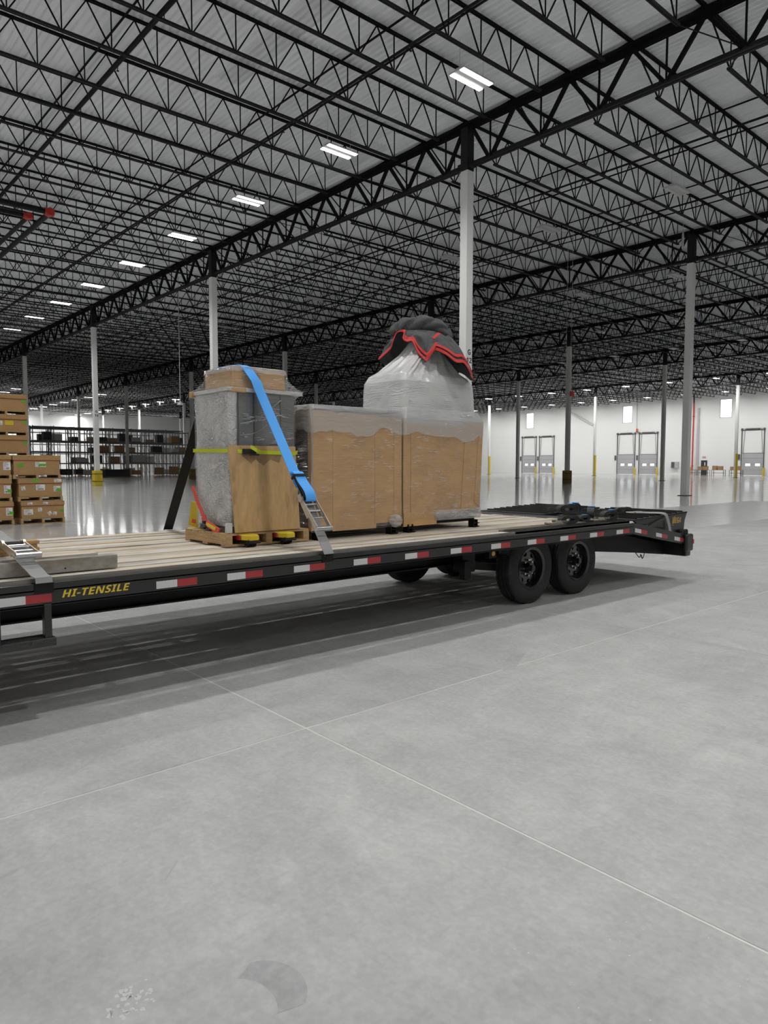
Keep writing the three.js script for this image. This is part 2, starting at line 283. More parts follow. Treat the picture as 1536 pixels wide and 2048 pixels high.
// floor: slabs cut by saw joints, filled with pale sealant
{
  const floor = structure('floor', box(X0 - 0.4, X1 + 0.4, -0.4, -0.0012, Z1 - 0.4, Z0 + 0.4), M.filler, 'polished grey concrete floor with pale saw-cut joints');
  origins.set(floor, V(0, 0, 0));
  const JX = 2.34, JZ = -3.36, SX = 3.81, SZ = 4.65, gap = 0.0055;
  const slab = (x0, x1, z0, z1, off) => { const g = new THREE.PlaneGeometry(x1 - x0, z1 - z0).rotateX(-Math.PI / 2).translate((x0 + x1) / 2, 0, (z0 + z1) / 2), u = plain(g).attributes; const h = plain(g); const p = h.attributes.position; for (let i = 0; i < p.count; i++) h.attributes.uv.setXY(i, p.getX(i) - JX + off[0], p.getZ(i) - JZ + off[1]); return h; };
  const tones = [0.585, 0.60, 0.61, 0.595].map((c) => { const m = M.floor.clone(); m.color = lin(c, c, c * 0.995); return m; });   // dusty concrete round the camera
  const polished = tones.map((m) => { const p = m.clone(); p.clearcoat = 0.8; p.clearcoatRoughness = 0.09; p.roughness = 0.6; return p; });   // burnished concrete beyond the trailer
  const worn = tones.map((m) => { const p = m.clone(); p.clearcoat = 0.4; p.clearcoatRoughness = 0.2; p.roughness = 0.75; return p; });
  for (let a = -2; a < 8; a++) for (let b = -2; b < 7; b++) {
    const x = JX + a * SX, z = JZ - b * SZ; part(floor, 'slab', slab(x + gap, x + SX - gap, z - SZ + gap, z - gap, [(a * 1.7 + b * 2.9) % 3.81, (a * 2.3 + b * 1.1) % 4.65]), (b > 1 ? polished : b > 0 ? worn : tones)[(a * 3 + b * 5 + 40) % 4]);
  }
  const xa = JX - 2 * SX, xb = JX + 8 * SX, za = JZ - 7 * SZ, zb = JZ + 2 * SZ, rest = [];
  for (let x = xa - 3 * SX; x < X1; x += SX) for (let z = zb + 4 * SZ; z > Z1; z -= SZ) {
    if (x > xa - 0.1 && x < xb - 0.1 && z < zb + 0.1 && z > za + 0.1) continue;
    const q = [Math.max(x + gap, X0), Math.min(x + SX - gap, X1), Math.max(z - SZ + gap, Z1), Math.min(z - gap, Z0)]; if (q[0] >= q[1] || q[2] >= q[3]) continue;
    rest.push(slab(...q, [rnd(3.8), rnd(4.6)]));
  }
  part(floor, 'slab_field', merge(rest), polished[1]).userData.kind = 'stuff';
  const flat = (pts) => { const g = new THREE.ShapeGeometry(new THREE.Shape(pts.map(([x, z]) => new THREE.Vector2(x, -z)))); return plain(g.rotateX(-Math.PI / 2)).translate(0, 0.0006, 0); };
  // tyre scuff, scrapes and tape ghosts seen on the concrete
  const arc = []; for (let k = 0; k <= 20; k++) { const a = 0.35 + k / 20 * 2.2; arc.push([1.03 + 0.135 * Math.sin(a), -1.72 - 0.135 * Math.cos(a) * 1.05]); } for (let k = 20; k >= 0; k--) { const a = 0.35 + k / 20 * 2.2; arc.push([0.985 + 0.072 * Math.sin(a), -1.715 - 0.11 * Math.cos(a)]); }
  const arcMat = std({ color: lin(0.46, 0.46, 0.465), map: T.concrete, roughness: 0.6 });
  part(floor, 'scuff_mark', metric(flat(arc)), arcMat);
  part(floor, 'scuff_mark', metric(flat([[4.571, -3.613], [4.658, -3.537], [4.22, -3.30], [4.134, -3.375]])), std({ color: lin(0.50), map: T.concrete, roughness: 0.6 }));
  part(floor, 'scuff_mark', flat([[0.575, -2.858], [0.62, -2.885], [0.673, -2.893], [0.66, -2.872], [0.61, -2.855]]), M.stain);
  const line = (x0, z0, x1, z1, w) => { const d = Math.hypot(x1 - x0, z1 - z0), nx = (z1 - z0) / d * w, nz = -(x1 - x0) / d * w; return flat([[x0 - nx, z0 - nz], [x1 - nx, z1 - nz], [x1 + nx, z1 + nz], [x0 + nx, z0 + nz]]); };
  part(floor, 'scuff_mark', merge([line(1.155, -2.541, 1.059, -2.443, 0.0025), line(1.25, -3.738, 1.114, -3.631, 0.003)]), M.stain);
  const bits = []; for (let k = 0; k < 46; k++) { const x = 0.66 + rnd(0.14), z = -1.95 + rnd(-0.05, 0.06), r = rnd(0.004, 0.011), n = 6, p = []; for (let q = 0; q < n; q++) { const a = q / n * 6.283; p.push([x + r * Math.cos(a) * rnd(0.5, 1.3), z + r * Math.sin(a) * rnd(0.5, 1.3)]); } bits.push(flat(p)); }
  for (let k = 0; k < 30; k++) { const x = 1.9 + rnd(-0.35, 0.5), z = -1.0 + rnd(-0.4, 0.4), r = rnd(0.001, 0.004); bits.push(flat([[x - r, z], [x, z - r], [x + r, z], [x, z + r]])); }
  part(floor, 'scraped_flecks', merge(bits), M.scrape).userData.kind = 'stuff';
}

// roof deck: corrugated sheets, ribs along z
{
  const pos = [], nor = [], col = []; const pitch = 0.203, prof = [[0, 0], [0.055, 0], [0.075, 0.075], [0.183, 0.075], [0.203, 0]];
  const step = LG / 2, tone = (a, b) => 0.88 + 0.06 * (((a * 7 + b * 13) * 2654435761 >>> 8) % 100 / 100 - 0.5) - ((a * 5 + b * 11) % 17 === 0 ? 0.10 : 0);
  for (let r = 0, x = X0; x < X1; x += pitch, r++) {
    const a = Math.floor(r / 4);
    for (let b = 0, z = Z0; z > Z1; z -= step, b++) {
      const z1 = Math.max(z - step, Z1), c = tone(a, b);
      for (let k = 0; k < 4; k++) {
        const [xa, ya] = prof[k], [xb, yb] = prof[k + 1], d = Math.hypot(xb - xa, yb - ya), nx = (yb - ya) / d, ny = -(xb - xa) / d;
        const q = [[xa, ya, z], [xa, ya, z1], [xb, yb, z1], [xb, yb, z]];
        for (const i of [0, 1, 2, 0, 2, 3]) { pos.push(x + q[i][0], EAVE + q[i][1], q[i][2]); nor.push(nx, ny, 0); col.push(c * 0.985, c, c * 1.015); }
      }
    }
  }
  const g = new THREE.BufferGeometry(); g.setAttribute('position', new THREE.Float32BufferAttribute(pos, 3)); g.setAttribute('normal', new THREE.Float32BufferAttribute(nor, 3)); g.setAttribute('color', new THREE.Float32BufferAttribute(col, 3));
  const roof = structure('ceiling', box(X0 - 0.4, X1 + 0.4, EAVE + 0.085, EAVE + 0.3, Z1 - 0.4, Z0 + 0.4), M.steel, 'underside of the corrugated galvanised roof deck');
  part(roof, 'corrugated_sheeting', g, M.deck, 'ribbed galvanised steel sheeting');
}

// walls
const DOORS = [[-88.6, -85.4], [-84.4, -81.2], [-67.5, -64.3], [-63.3, -60.15], [-46.1, -43.0]];
const WINDOWS = [[-87.8, -86.05, 8.95, 11.9], [-66.7, -64.9, 9.1, 12.0], [-49.7, -47.9, 9.2, 12.05]];
const DOOR_H = 3.55;
{
  const s = new THREE.Shape(); const U = (z) => -z; s.moveTo(U(Z0), 0); s.lineTo(U(Z1), 0); s.lineTo(U(Z1), EAVE); s.lineTo(U(Z0), EAVE); s.closePath();
  const hole = (za, zb, ya, yb) => { const p = new THREE.Path(); p.moveTo(U(za), ya); p.lineTo(U(zb), ya); p.lineTo(U(zb), yb); p.lineTo(U(za), yb); p.closePath(); s.holes.push(p); };
  for (const [a, b] of DOORS) hole(a, b, 0.02, DOOR_H); for (const w of WINDOWS) hole(...w);
  hole(-52.55, -51.5, 0.02, 2.45);
  const g = new THREE.ExtrudeGeometry(s, { depth: 0.35, bevelEnabled: false }); g.applyMatrix4(new THREE.Matrix4().makeBasis(V(0, 0, -1), V(0, 1, 0), V(1, 0, 0))); g.translate(X1, 0, 0);
  structure('wall_dock', plain(g), M.wall, 'white painted dock wall with roller doors and high windows');
  structure('wall_far', box(X0 - 0.4, X1 + 0.4, 0, EAVE, Z1 - 0.4, Z1), M.wall, 'white painted end wall behind the racking');
  structure('wall_left', box(X0 - 0.4, X0, 0, EAVE, Z1, Z0), M.wall); structure('wall_near', box(X0 - 0.4, X1 + 0.4, 0, EAVE, Z0, Z0 + 0.4), M.wall);
  WINDOWS.forEach(([za, zb, ya, yb], k) => {
    const w = structure(`window_${k + 1}`, merge([box(X1 - 0.02, X1 + 0.1, ya - 0.06, ya + 0.03, za - 0.06, zb + 0.06), box(X1 - 0.02, X1 + 0.1, yb - 0.03, yb + 0.06, za - 0.06, zb + 0.06), box(X1 - 0.02, X1 + 0.1, ya, yb, za - 0.06, za + 0.03), box(X1 - 0.02, X1 + 0.1, ya, yb, zb - 0.03, zb + 0.06)]), M.door, 'tall clerestory window glowing with daylight');
    part(w, 'window_pane', box(X1 + 0.12, X1 + 0.13, ya, yb, za, zb), M.glass);
  });
  DOORS.forEach(([za, zb], k) => {
    const zc = (za + zb) / 2, lite = [zc - 0.72, zc + 0.72], hw = 0.36, hs = lite.map((c) => [[-c - hw, 1.52], [-c + hw, 1.52], [-c + hw, 1.88], [-c - hw, 1.88]]);
    const d = structure(`door_${k + 1}`, plate([[-za, 0.03], [-zb, 0.03], [-zb, DOOR_H], [-za, DOOR_H]], 0, 0.06, 0, hs).applyMatrix4(new THREE.Matrix4().makeBasis(V(0, 0, -1), V(0, 1, 0), V(1, 0, 0))).translate(X1 + 0.08, 0, 0), M.door, 'grey sectional dock door with two small lites and tall tracks');
    for (const c of lite) part(d, 'vision_pane', box(X1 + 0.1, X1 + 0.11, 1.52, 1.88, c - hw, c + hw), M.glass);
    for (const y of [0.9, 1.8, 2.7]) part(d, 'panel_seam', box(X1 + 0.072, X1 + 0.082, y - 0.012, y + 0.012, za, zb), M.track);
    for (const z of [za - 0.1, zb + 0.1]) part(d, 'door_track', merge([box(X1 - 0.12, X1, 0.05, 7.3, z - 0.06, z + 0.06), box(X1 - 0.2, X1, 7.0, 7.35, z - 0.12, z + 0.12)]), M.track);
    part(d, 'torsion_shaft', merge([rod(V(X1 - 0.16, 7.25, za - 0.15), V(X1 - 0.16, 7.25, zb + 0.15), 0.035), rod(V(X1 - 0.16, 7.25, za + 0.5), V(X1 - 0.16, 7.25, zb - 0.5), 0.1), box(X1 - 0.05, X1, 7.0, 7.1, za, zb)]), M.track);
    for (const s2 of [-1, 1]) part(d, 'counterweight_cable', bar(V(X1 - 0.06, 7.2, (s2 < 0 ? za : zb) - s2 * 0.35), V(X1 - 0.06, DOOR_H, (s2 < 0 ? za : zb) - s2 * 0.12), 0.04), M.track);
    part(d, 'door_guard', box(X1 - 0.35, X1 - 0.15, 0, 1.25, zb + 0.05, zb + 0.3, 0.03), M.yellow, 'yellow track guard');
    part(d, 'control_box', box(X1 - 0.14, X1, 2.5, 3.35, za - 0.6, za - 0.32, 0.02), M.track);
  });
  const md = structure('door_6', box(X1 + 0.05, X1 + 0.1, 0.03, 2.44, -52.54, -51.51), std({ color: lin(0.045), roughness: 0.5 }), 'dark grey exit door beside the red risers');
  part(md, 'door_sign', box(X1 + 0.03, X1 + 0.05, 1.55, 2.1, -52.0, -51.84), M.paper); part(md, 'threshold', box(X1 - 0.02, X1 + 0.1, 0, 0.03, -52.54, -51.51), M.track);
}

// ---------------------------------------------------------------- columns
{
  const w = 0.165, gr = 'white square steel columns';
  const put = (x, z, text, guard) => {
    const t = thing('steel_column', '', 'column', [x, 0, z], gr);
    const shaft = part(t, 'shaft', box(x - w, x + w, 0.02, 11.77, z - w, z + w, 0.012), M.column, 'white painted shaft');
    part(t, 'shaft_head', box(x - w, x + w, 11.77, 13.22, z - w, z + w, 0.012), M.steelDark, 'black painted top of the shaft');
    part(t, 'base_plate', box(x - 0.26, x + 0.26, 0, 0.03, z - 0.26, z + 0.26), M.steelDark);
    part(t, 'chord_bracket', box(x - 0.12, x + 0.12, 11.86, 12.06, z - 0.34, z + 0.34), M.steelDark);
    if (text) text.forEach((s, k) => { const g = lettering(s, 0.185); g.computeBoundingBox(); const c = (g.boundingBox.min.x + g.boundingBox.max.x) / 2; part(shaft, 'stencil', g.translate(x - c + 0.0, 5.45 - k * 0.29, z + w + 0.0005), M.ink, 'black stencilled grid mark'); });
    let l = 'white square steel column with black top standing among the far columns';
    if (guard) {
      const m = guard === 'yellow' ? M.yellow : M.tan, b = 0.30;
      let pad; for (const [y0, y1] of [[0.0, 0.30], [0.88, 1.12], [0.32, 0.86]]) pad = part(t, 'guard_panel', box(x - b, x + b, y0, y1, z - b, z + b, 0.04), m, guard + ' padded column guard');
      for (const y of [0.30, 0.86]) part(pad, 'guard_band', box(x - b - 0.006, x + b + 0.006, y, y + 0.025, z - b - 0.006, z + b + 0.006), M.ink);
      if (guard === 'yellow') for (let k = 0; k < 4; k++) part(pad, 'guard_print', box(x - 0.15, x + 0.12, 0.42 + k * 0.11, 0.435 + k * 0.11, z + b, z + b + 0.002), M.ink);
      l = guard === 'yellow' ? 'white steel column with a bright yellow guard around its foot' : 'white steel column with black top and a tan padded guard at its foot';
    } else l = 'white square steel column with black top and a bare foot';
    if (text && text[1] === '12') l = 'white steel column stencilled G 12, rising behind the blanket-topped load';
    if (text && text[1] === '16') l = 'white steel column stencilled G 16 with a bright yellow foot guard';
    t.userData.label = l; if (text) delete t.userData.group; return t;
  };
  for (let j = 1; j <= 5; j++) for (let i = -1; i <= 7; i++) {
    const x = ROWX[j], z = colZ(i); if (z < Z1 + 4) continue;
    if (j === 5 && i < 1) continue;
    const text = j === 2 && i === 0 ? ['G', '12'] : j === 2 && i === 2 ? ['G', '16'] : null;
    const bare = (j === 3 && i === 0) || (j === 5) || (j === 2 && i < 2) || i < 0;
    put(x, z, text, j === 2 && i === 2 ? 'yellow' : bare ? null : 'tan');
  }
  for (const z of [-38.3, -58.8, -79.3, -99.8, -120, -141]) {
    const t = put(93.6, z, null, null), x = 93.6;
    part(t, 'corner_guard', merge([box(x - 0.19, x - 0.165, 0, 3.1, z + 0.02, z + 0.19), box(x - 0.19, x + 0.19, 0, 3.1, z + 0.165, z + 0.19)]), M.yellow, 'tall yellow corner guard');
    t.userData.label = 'white steel column with a tall yellow corner guard near the dock wall'; t.userData.group = 'columns along the dock';
  }
}

// ---------------------------------------------------------------- girders and joists
const inView = (p) => { const v = p.clone(); v.project(camera); return Math.abs(v.x) < 1.08 && Math.abs(v.y) < 1.08 && v.z < 1; };
camera.aspect = 0.75; camera.updateProjectionMatrix(); camera.updateMatrixWorld(true);
{
  // girder of one bay, running along z from 0 to -LG
  const build = (t) => {
    part(t, 'top_chord', merge([box(-0.15, -0.02, 13.30, 13.38, -LG, 0), box(0.02, 0.15, 13.30, 13.38, -LG, 0), box(-0.05, -0.02, 13.14, 13.30, -LG, 0), box(0.02, 0.05, 13.14, 13.30, -LG, 0)]), M.steel);
    part(t, 'bottom_chord', merge([box(-0.12, -0.02, 11.88, 11.92, -LG + 0.17, -0.17), box(0.02, 0.12, 11.88, 11.92, -LG + 0.17, -0.17), box(-0.05, -0.02, 11.92, 12.03, -LG + 0.17, -0.17), box(0.02, 0.05, 11.92, 12.03, -LG + 0.17, -0.17)]), M.steelDark);
    for (let k = 0; k < 9; k++) {
      const za = -k * JSP, zb = za - JSP, zm = (za + zb) / 2;
      part(t, 'web_member', bar(V(0, 13.22, k ? za - 0.03 : za - 0.2), V(0, 11.97, zm + 0.05), 0.10, 0.11), M.steel);
      part(t, 'web_member', bar(V(0, 13.22, k < 8 ? zb + 0.03 : zb + 0.2), V(0, 11.97, zm - 0.05), 0.10, 0.11), M.steel);
      part(t, 'web_post', bar(V(0, 13.2, zm), V(0, 11.97, zm), 0.045), M.steel);
    }
    for (const k of [2, 5, 8]) { part(t, 'knee_brace', bar(V(0, 11.97, -k * JSP + JSP / 2), V(-1.42, 12.42, -k * JSP), 0.022), M.pipe); part(t, 'knee_brace', bar(V(0, 11.97, -k * JSP + JSP / 2), V(1.42, 12.42, -k * JSP), 0.022), M.pipe); }
  };
  const first = thing('roof_girder', 'black steel girder truss with thick zigzag webs spanning between white columns', 'girder', [0, 0, 0], 'roof girders on the column lines');
  build(first); let done = false;
  const place = (x, z) => { if (!done) { first.position.set(x, 0, z); done = true; } else copy(first, [x, 0, z]); };
  for (let j = 1; j <= 5; j++) for (let i = -1; i < 7; i++) { const z = colZ(i); if (j >= 4 && i < 0) continue; place(ROWX[j], z); }
  for (let i = -1; i < 6; i++) place(ROWX[6], colZ(i));

  // joists: one prototype for each span, running along x from 0 to L
  const D = 12.42, TOP = 13.47;
  const proto = (L, fine) => {
    const t = thing('roof_joist', 'slender black open-web steel joist carrying the ribbed roof deck', 'joist', [0, 0, 0], 'open-web roof joists');
    const n = Math.round((L - 1.7) / 1.25) + (Math.round((L - 1.7) / 1.25) % 2), nodes = []; for (let k = 0; k < n; k++) nodes.push(L / 2 + (k - (n - 1) / 2) * 1.25);
    const dbl = (x0, x1, y0, y1) => merge([box(x0, x1, y0, y1, -0.05, -0.012), box(x0, x1, y0, y1, 0.012, 0.05)]);
    part(t, 'top_chord', dbl(-0.08, L + 0.08, TOP - 0.06, TOP), M.steel); part(t, 'bottom_chord', dbl(nodes[0] - 0.12, nodes[n - 1] + 0.12, D - 0.03, D + 0.03), M.steelDark);
    const bars = []; const add = (a, b, w) => bars.push(bar(a, b, w));
    nodes.forEach((x, k) => {
      const up = TOP - 0.06; add(V(x, up, 0), V(x, D, 0), 0.028);
      if (k) add(V(x - 0.625, up, 0), V(x - 0.02, D, 0), 0.032); else add(V(0.14, up + 0.0, 0), V(x - 0.02, D, 0), 0.036);
      if (k < n - 1) add(V(x + 0.625, up, 0), V(x + 0.02, D, 0), 0.032); else add(V(L - 0.14, up, 0), V(x + 0.02, D, 0), 0.036);
    });
    for (const x of [0.06, L - 0.06]) part(t, 'bearing_seat', box(x - 0.08, x + 0.08, 13.38, TOP - 0.06, -0.06, 0.06), M.steel);
    if (fine) bars.forEach((b) => part(t, 'web_bar', b, M.steel)); else { const m = part(t, 'web', merge(bars), M.steel); m.userData.kind = 'stuff'; }
    return t;
  };
  const spots = [];
  for (let j = 0; j < 7; j++) {
    const L = ROWX[j + 1] - ROWX[j]; const x0 = ROWX[j], xa = j === 6 ? L - 0.1 : L;
    for (let m = -11; m <= 66; m++) {
      const z = ZA - m * JSP + (j === 0 ? 0 : 0); if (z < Z1 + 0.5 || z > Z0 - 0.5) continue; if (x0 > 40 && z > 0) continue;
      const c = V(x0 + L / 2, 12.9, z), seen = [0.02, 0.25, 0.5, 0.75, 0.98].some((f) => inView(V(x0 + L * f, 12.7, z)));
      spots.push({ x: x0, z, L: xa, d: c.distanceTo(camera.position), seen, fine: (j === 1 || j === 2) && z < 4 && z > -37 });
    }
  }
  spots.sort((a, b) => (b.seen - a.seen) || a.d - b.d);
  const protos = new Map(), rest = new Map(); let count = 0;
  for (const s of spots) {
    const key = s.L.toFixed(2) + s.fine;
    if (s.seen && count < 300) { count++; if (!protos.has(key)) { const p = proto(s.L, s.fine); p.position.set(s.x, 0, s.z); protos.set(key, p); } else copy(protos.get(key), [s.x, 0, s.z]); }
    else { const k = s.L.toFixed(2); if (!rest.has(k)) rest.set(k, []); rest.get(k).push(s); }
  }
  for (const [k, list] of rest) {
    const p = proto(list[0].L, false), gs = []; p.traverse((o) => { if (o.isMesh) gs.push(o.geometry); }); scene.remove(p); used.set('roof_joist', used.get('roof_joist') - 1);
    const im = new THREE.InstancedMesh(merge(gs), M.steel, list.length); list.forEach((s, q) => im.setMatrixAt(q, new THREE.Matrix4().makeTranslation(s.x, 0, s.z)));
    im.name = numbered('distant_joists'); im.userData = { label: 'field of distant black open-web joists under the far roof', category: 'joists', kind: 'stuff', group: 'distant joists' }; im.castShadow = im.receiveShadow = true; scene.add(im);
  }
  // bridging angles and sprinkler branch lines run along z under the deck
  for (let j = 1; j < 6; j++) for (const f of [0.335, 0.665]) {
    const x = ROWX[j] + f * (ROWX[j + 1] - ROWX[j]), z1 = Z1 + 0.3, z0 = j > 3 ? 0 : Z0 - 0.3;
    const t = thing('joist_bridging', 'pair of thin black bridging angles crossing the joists', 'bridging', [x, D, z0], 'bridging lines across the joists');
    part(t, 'lower_angle', box(x - 0.022, x + 0.022, D + 0.035, D + 0.075, z1, z0), M.steel); part(t, 'upper_angle', box(x - 0.022, x + 0.022, TOP - 0.11, TOP - 0.07, z1, z0), M.steel);
    const p = thing('sprinkler_branch_line', 'dark sprinkler pipe with small heads hung among the joists', 'sprinkler pipe', [x, 12.8, z0], 'sprinkler branch lines');
    const px = x + 0.35; const line = part(p, 'pipe', rod(V(px, 12.86, z1), V(px, 12.86, z0), 0.04, 8), M.pipe);
    const heads = []; for (let z = -2; z > -60; z -= 3.1) if (inView(V(px, 12.7, z))) heads.push(merge([rod(V(px, 12.86, z), V(px, 12.70, z), 0.012, 6), box(px - 0.03, px + 0.03, 12.69, 12.705, z - 0.03, z + 0.03)]));
    heads.forEach((h) => part(line, 'sprinkler_head', h, M.pipe));
  }
}

// ---------------------------------------------------------------- high-bay lights
{
  const fixture = (lit) => {
    const t = thing('high_bay_light', lit ? 'glowing high-bay fixture with two bright strips between the joists' : 'switched-off pale high-bay fixture hung between the joists', 'light', [0, 0, 0], lit ? 'lit high-bay lights' : 'unlit high-bay lights');
    const body = part(t, 'housing', box(-0.64, 0.64, 12.58, 12.62, -0.29, 0.29, 0.01), M.lampBody); part(t, 'spine', box(-0.60, 0.60, 12.62, 12.68, -0.08, 0.08), M.lampBody);
    for (const s of [-1, 1]) part(body, 'light_strip', box(-0.62, 0.62, 12.555, 12.581, s * 0.19 - 0.075, s * 0.19 + 0.075, 0.008), lit ? M.lampOn : M.lampOff, lit ? 'glowing strip' : 'dark strip');
    for (const x of [-0.5, 0.5]) part(t, 'hanger', rod(V(x, 12.66, 0), V(x, 13.5, 0), 0.006, 6), M.lampBody);
    return t;
  };
  let on = null, off = null;
  const put = (x, z, lit, power = LAMP) => {
    if (lit) { if (!on) { on = fixture(true); on.position.set(x, 0, z); } else copy(on, [x, 0, z]); const l = power > LAMP ? new THREE.RectAreaLight(LAMP_COLOR, power, 1.2, 0.5) : new THREE.SpotLight(LAMP_COLOR, power, 0, 1.20, 1, 2); l.position.set(x, 12.54, z);
      if (l.isSpotLight) { l.target.position.set(x, 0, z); scene.add(l.target); l.shadow.radius = 14; l.castShadow = true; } else l.rotation.x = -Math.PI / 2; l.name = 'high_bay_glow'; scene.add(l); }
    else { if (!off) { off = fixture(false); off.position.set(x, 0, z); } else copy(off, [x, 0, z]); }
  };
  for (let k = -6; k <= 24; k++) {
    const z = -14.1 - 6.197 * k; if (z < Z1 + 2 || z > Z0 - 2) continue;
    for (const x of [-9.0, 3.35, 15.7, 28.05, 40.4, 52.75, 65.1, 75.4]) {
      const near = x < 20 && z > -64, far = z < -108;
      const seen = inView(V(x, 12.55, z)), addedSide = !seen && x > 20 && x < 80 && z > -27 && z < 5;   // near zones on, bays ahead off; unseen lamps at the side added for brightness
      const lit = near || far && x < 60 || addedSide; if (!seen && !near && !addedSide) continue; put(x, z, lit, far ? DOCK_LAMP : LAMP);
    }
    for (const x of [91, 108.5]) if (z < -28 && z > -100) put(x, z - 1.2, true, DOCK_LAMP);
  }
}

// ---------------------------------------------------------------- flatbed trailer (near edge at z = ZN, deck top at y = DK)
const ZN = -4.49, ZF = -7.08, DK = 0.86, XS = -1.6, XB = 8.06, XR = 9.52;
{
  const t = thing('flatbed_trailer', 'long black flatbed trailer with worn plank deck, tandem wheels and folded rear ramps', 'trailer', [3.9, 0, (ZN + ZF) / 2]);
  // planks
  const N = 13, wz0 = ZN - 0.075, wz1 = ZF + 0.075, pw = (wz0 - wz1) / N;
  for (let k = 0; k < N; k++) {
    const cut = [0, 0.036, 0.010, 0.026, 0.008, 0.030, 0.010, 0.02, 0.026, 0.010, 0.018, 0.010, 0.02], za = wz0 - k * pw - cut[k], zb = wz0 - (k + 1) * pw + 0.004, xe = k < 2 ? 5.80 + k * 0.16 : 7.72;
    const g = metric(box(XS, xe, DK - 0.042, DK + ((k * 7) % 5 - 2) * 0.0022 - (k === 1 ? 0.004 : 0), zb, za, 0.004), k * 0.73); const uv = g.attributes.uv, p = g.attributes.position;
    for (let i = 0; i < uv.count; i++) uv.setXY(i, p.getX(i) + k * 0.61, p.getZ(i) + p.getY(i) + k * 0.37);
    part(t, 'deck_plank', g, M.plank[k % 4]);
  }
  // steel edge, outer rail and its slot
  for (const [s, z] of [[1, ZN], [-1, ZF]]) {
    part(t, 'deck_edge', box(XS, XB, DK - 0.06, DK + 0.004, z - s * 0.075, z - s * 0.06), M.galv, 'bare steel deck edge');
    part(t, 'side_channel', merge([box(XS, XB, 0.70, 0.80, z - s * 0.06, z - s * 0.035), box(XS, XB, 0.795, 0.803, z - s * 0.06, z)]), M.chassis);
    const rail = part(t, 'rub_rail', merge([box(XS, XB, 0.702, 0.842, z - s * 0.012, z, 0.004), box(XS, XB, 0.702, 0.714, z - s * 0.05, z)]), M.trailer);
    if (s > 0) for (let x = 1.02; x < 7.9; x += 0.575) {
      part(rail, 'stake_pocket', merge([box(x - 0.045, x - 0.038, 0.72, 0.838, z - 0.055, z - 0.010), box(x + 0.038, x + 0.045, 0.72, 0.838, z - 0.055, z - 0.010)]), M.trailer);
      for (const d of [0.09, 0.14]) part(rail, 'bolt_head', rod(V(x + d, 0.80, z - 0.035), V(x + d, 0.826, z - 0.035), 0.009, 6), M.chrome);
      part(rail, 'winch_slot', box(x + 0.22, x + 0.36, 0.782, 0.788, z, z + 0.001), M.ink);
    }
  }
  // conspicuity tape, white then red
  const tapeX = [0.98, 1.928, 2.454, 3.024, 3.612, 4.19, 4.77, 5.35, 5.93, 6.51, 7.09, 7.66];
  tapeX.forEach((x, k) => { part(t, 'reflective_tape', box(x, x + 0.147, 0.726, 0.776, ZN, ZN + 0.0012), M.tapeWhite, 'white reflective tape'); part(t, 'reflective_tape', box(x + 0.147, x + 0.293, 0.726, 0.776, ZN, ZN + 0.0012), M.tapeRed, 'red reflective tape'); });
  part(t, 'reflective_tape', box(0.70, 0.98, 0.726, 0.776, ZN, ZN + 0.0012), M.tapeWhite);
  // lettering on the rail
  part(t, 'lettering', lettering('HI-TENSILE', 0.046, 0.001, 0.32, 1.22).translate(1.325, 0.742, ZN + 0.0004), M.yellow, 'yellow slanted lettering');
  // main beams and cross members
  for (const z of [-5.2, -6.37]) {
    part(t, 'main_beam', merge([box(XS, 7.9, 0.50, 0.70, z - 0.006, z + 0.006), box(XS, 7.9, 0.488, 0.50, z - 0.075, z + 0.075), box(XS, 7.9, 0.69, 0.70, z - 0.075, z + 0.075)]), M.chassis);
    part(t, 'tail_beam', plate([[7.9, 0.70], [7.9, 0.49], [XR - 0.02, 0.30], [XR - 0.02, 0.45]], z - 0.06, z + 0.06), M.chassis);
  }
  for (let x = XS + 0.2; x < 7.8; x += 0.41) part(t, 'cross_member', box(x - 0.03, x + 0.03, 0.70, 0.80, ZF + 0.05, ZN - 0.05), M.chassis);
  part(t, 'suspension_hanger', merge([box(5.45, 5.65, 0.42, 0.70, -5.1, -4.95, 0.02), box(6.75, 7.0, 0.38, 0.70, -5.1, -4.95, 0.02), bar(V(5.5, 0.5, -5.02), V(6.35, 0.38, -5.02), 0.08, 0.06), bar(V(6.4, 0.38, -5.02), V(6.9, 0.46, -5.02), 0.08, 0.06), bar(V(6.9, 0.46, -5.02), V(7.35, 0.38, -5.02), 0.08, 0.06), box(5.42, 5.52, 0.36, 0.55, -4.98, -4.9)]), M.chassis);
  for (const x of [6.417, 7.331]) part(t, 'axle', rod(V(x, 0.40, -6.9), V(x, 0.40, -4.85), 0.05, 12), M.chassis);
  // steel deck over the wheels and at the tail
  part(t, 'tread_plate', metric(box(5.80, XB, DK - 0.02, DK + 0.004, ZN - 0.075 - 2 * pw + 0.17, ZN - 0.06)), M.treadplate, 'ribbed steel plate along the deck edge');
  const ribs = []; for (let x = 5.86; x < 8.0; x += 0.03) ribs.push(box(x, x + 0.012, DK + 0.004, DK + 0.009, ZN - 0.26, ZN - 0.08)); part(t, 'anti_slip_ribs', merge(ribs), M.treadplate).userData.kind = 'stuff';
  part(t, 'tread_plate', metric(box(7.72, XB + 0.04, DK - 0.03, DK + 0.002, ZF + 0.06, ZN - 0.28)), M.treadplate, 'black chequered plate behind the planks');
  // dovetail rails
  const slope = (x) => 0.842 - (x - XB) * (0.842 - 0.60) / (XR - XB);
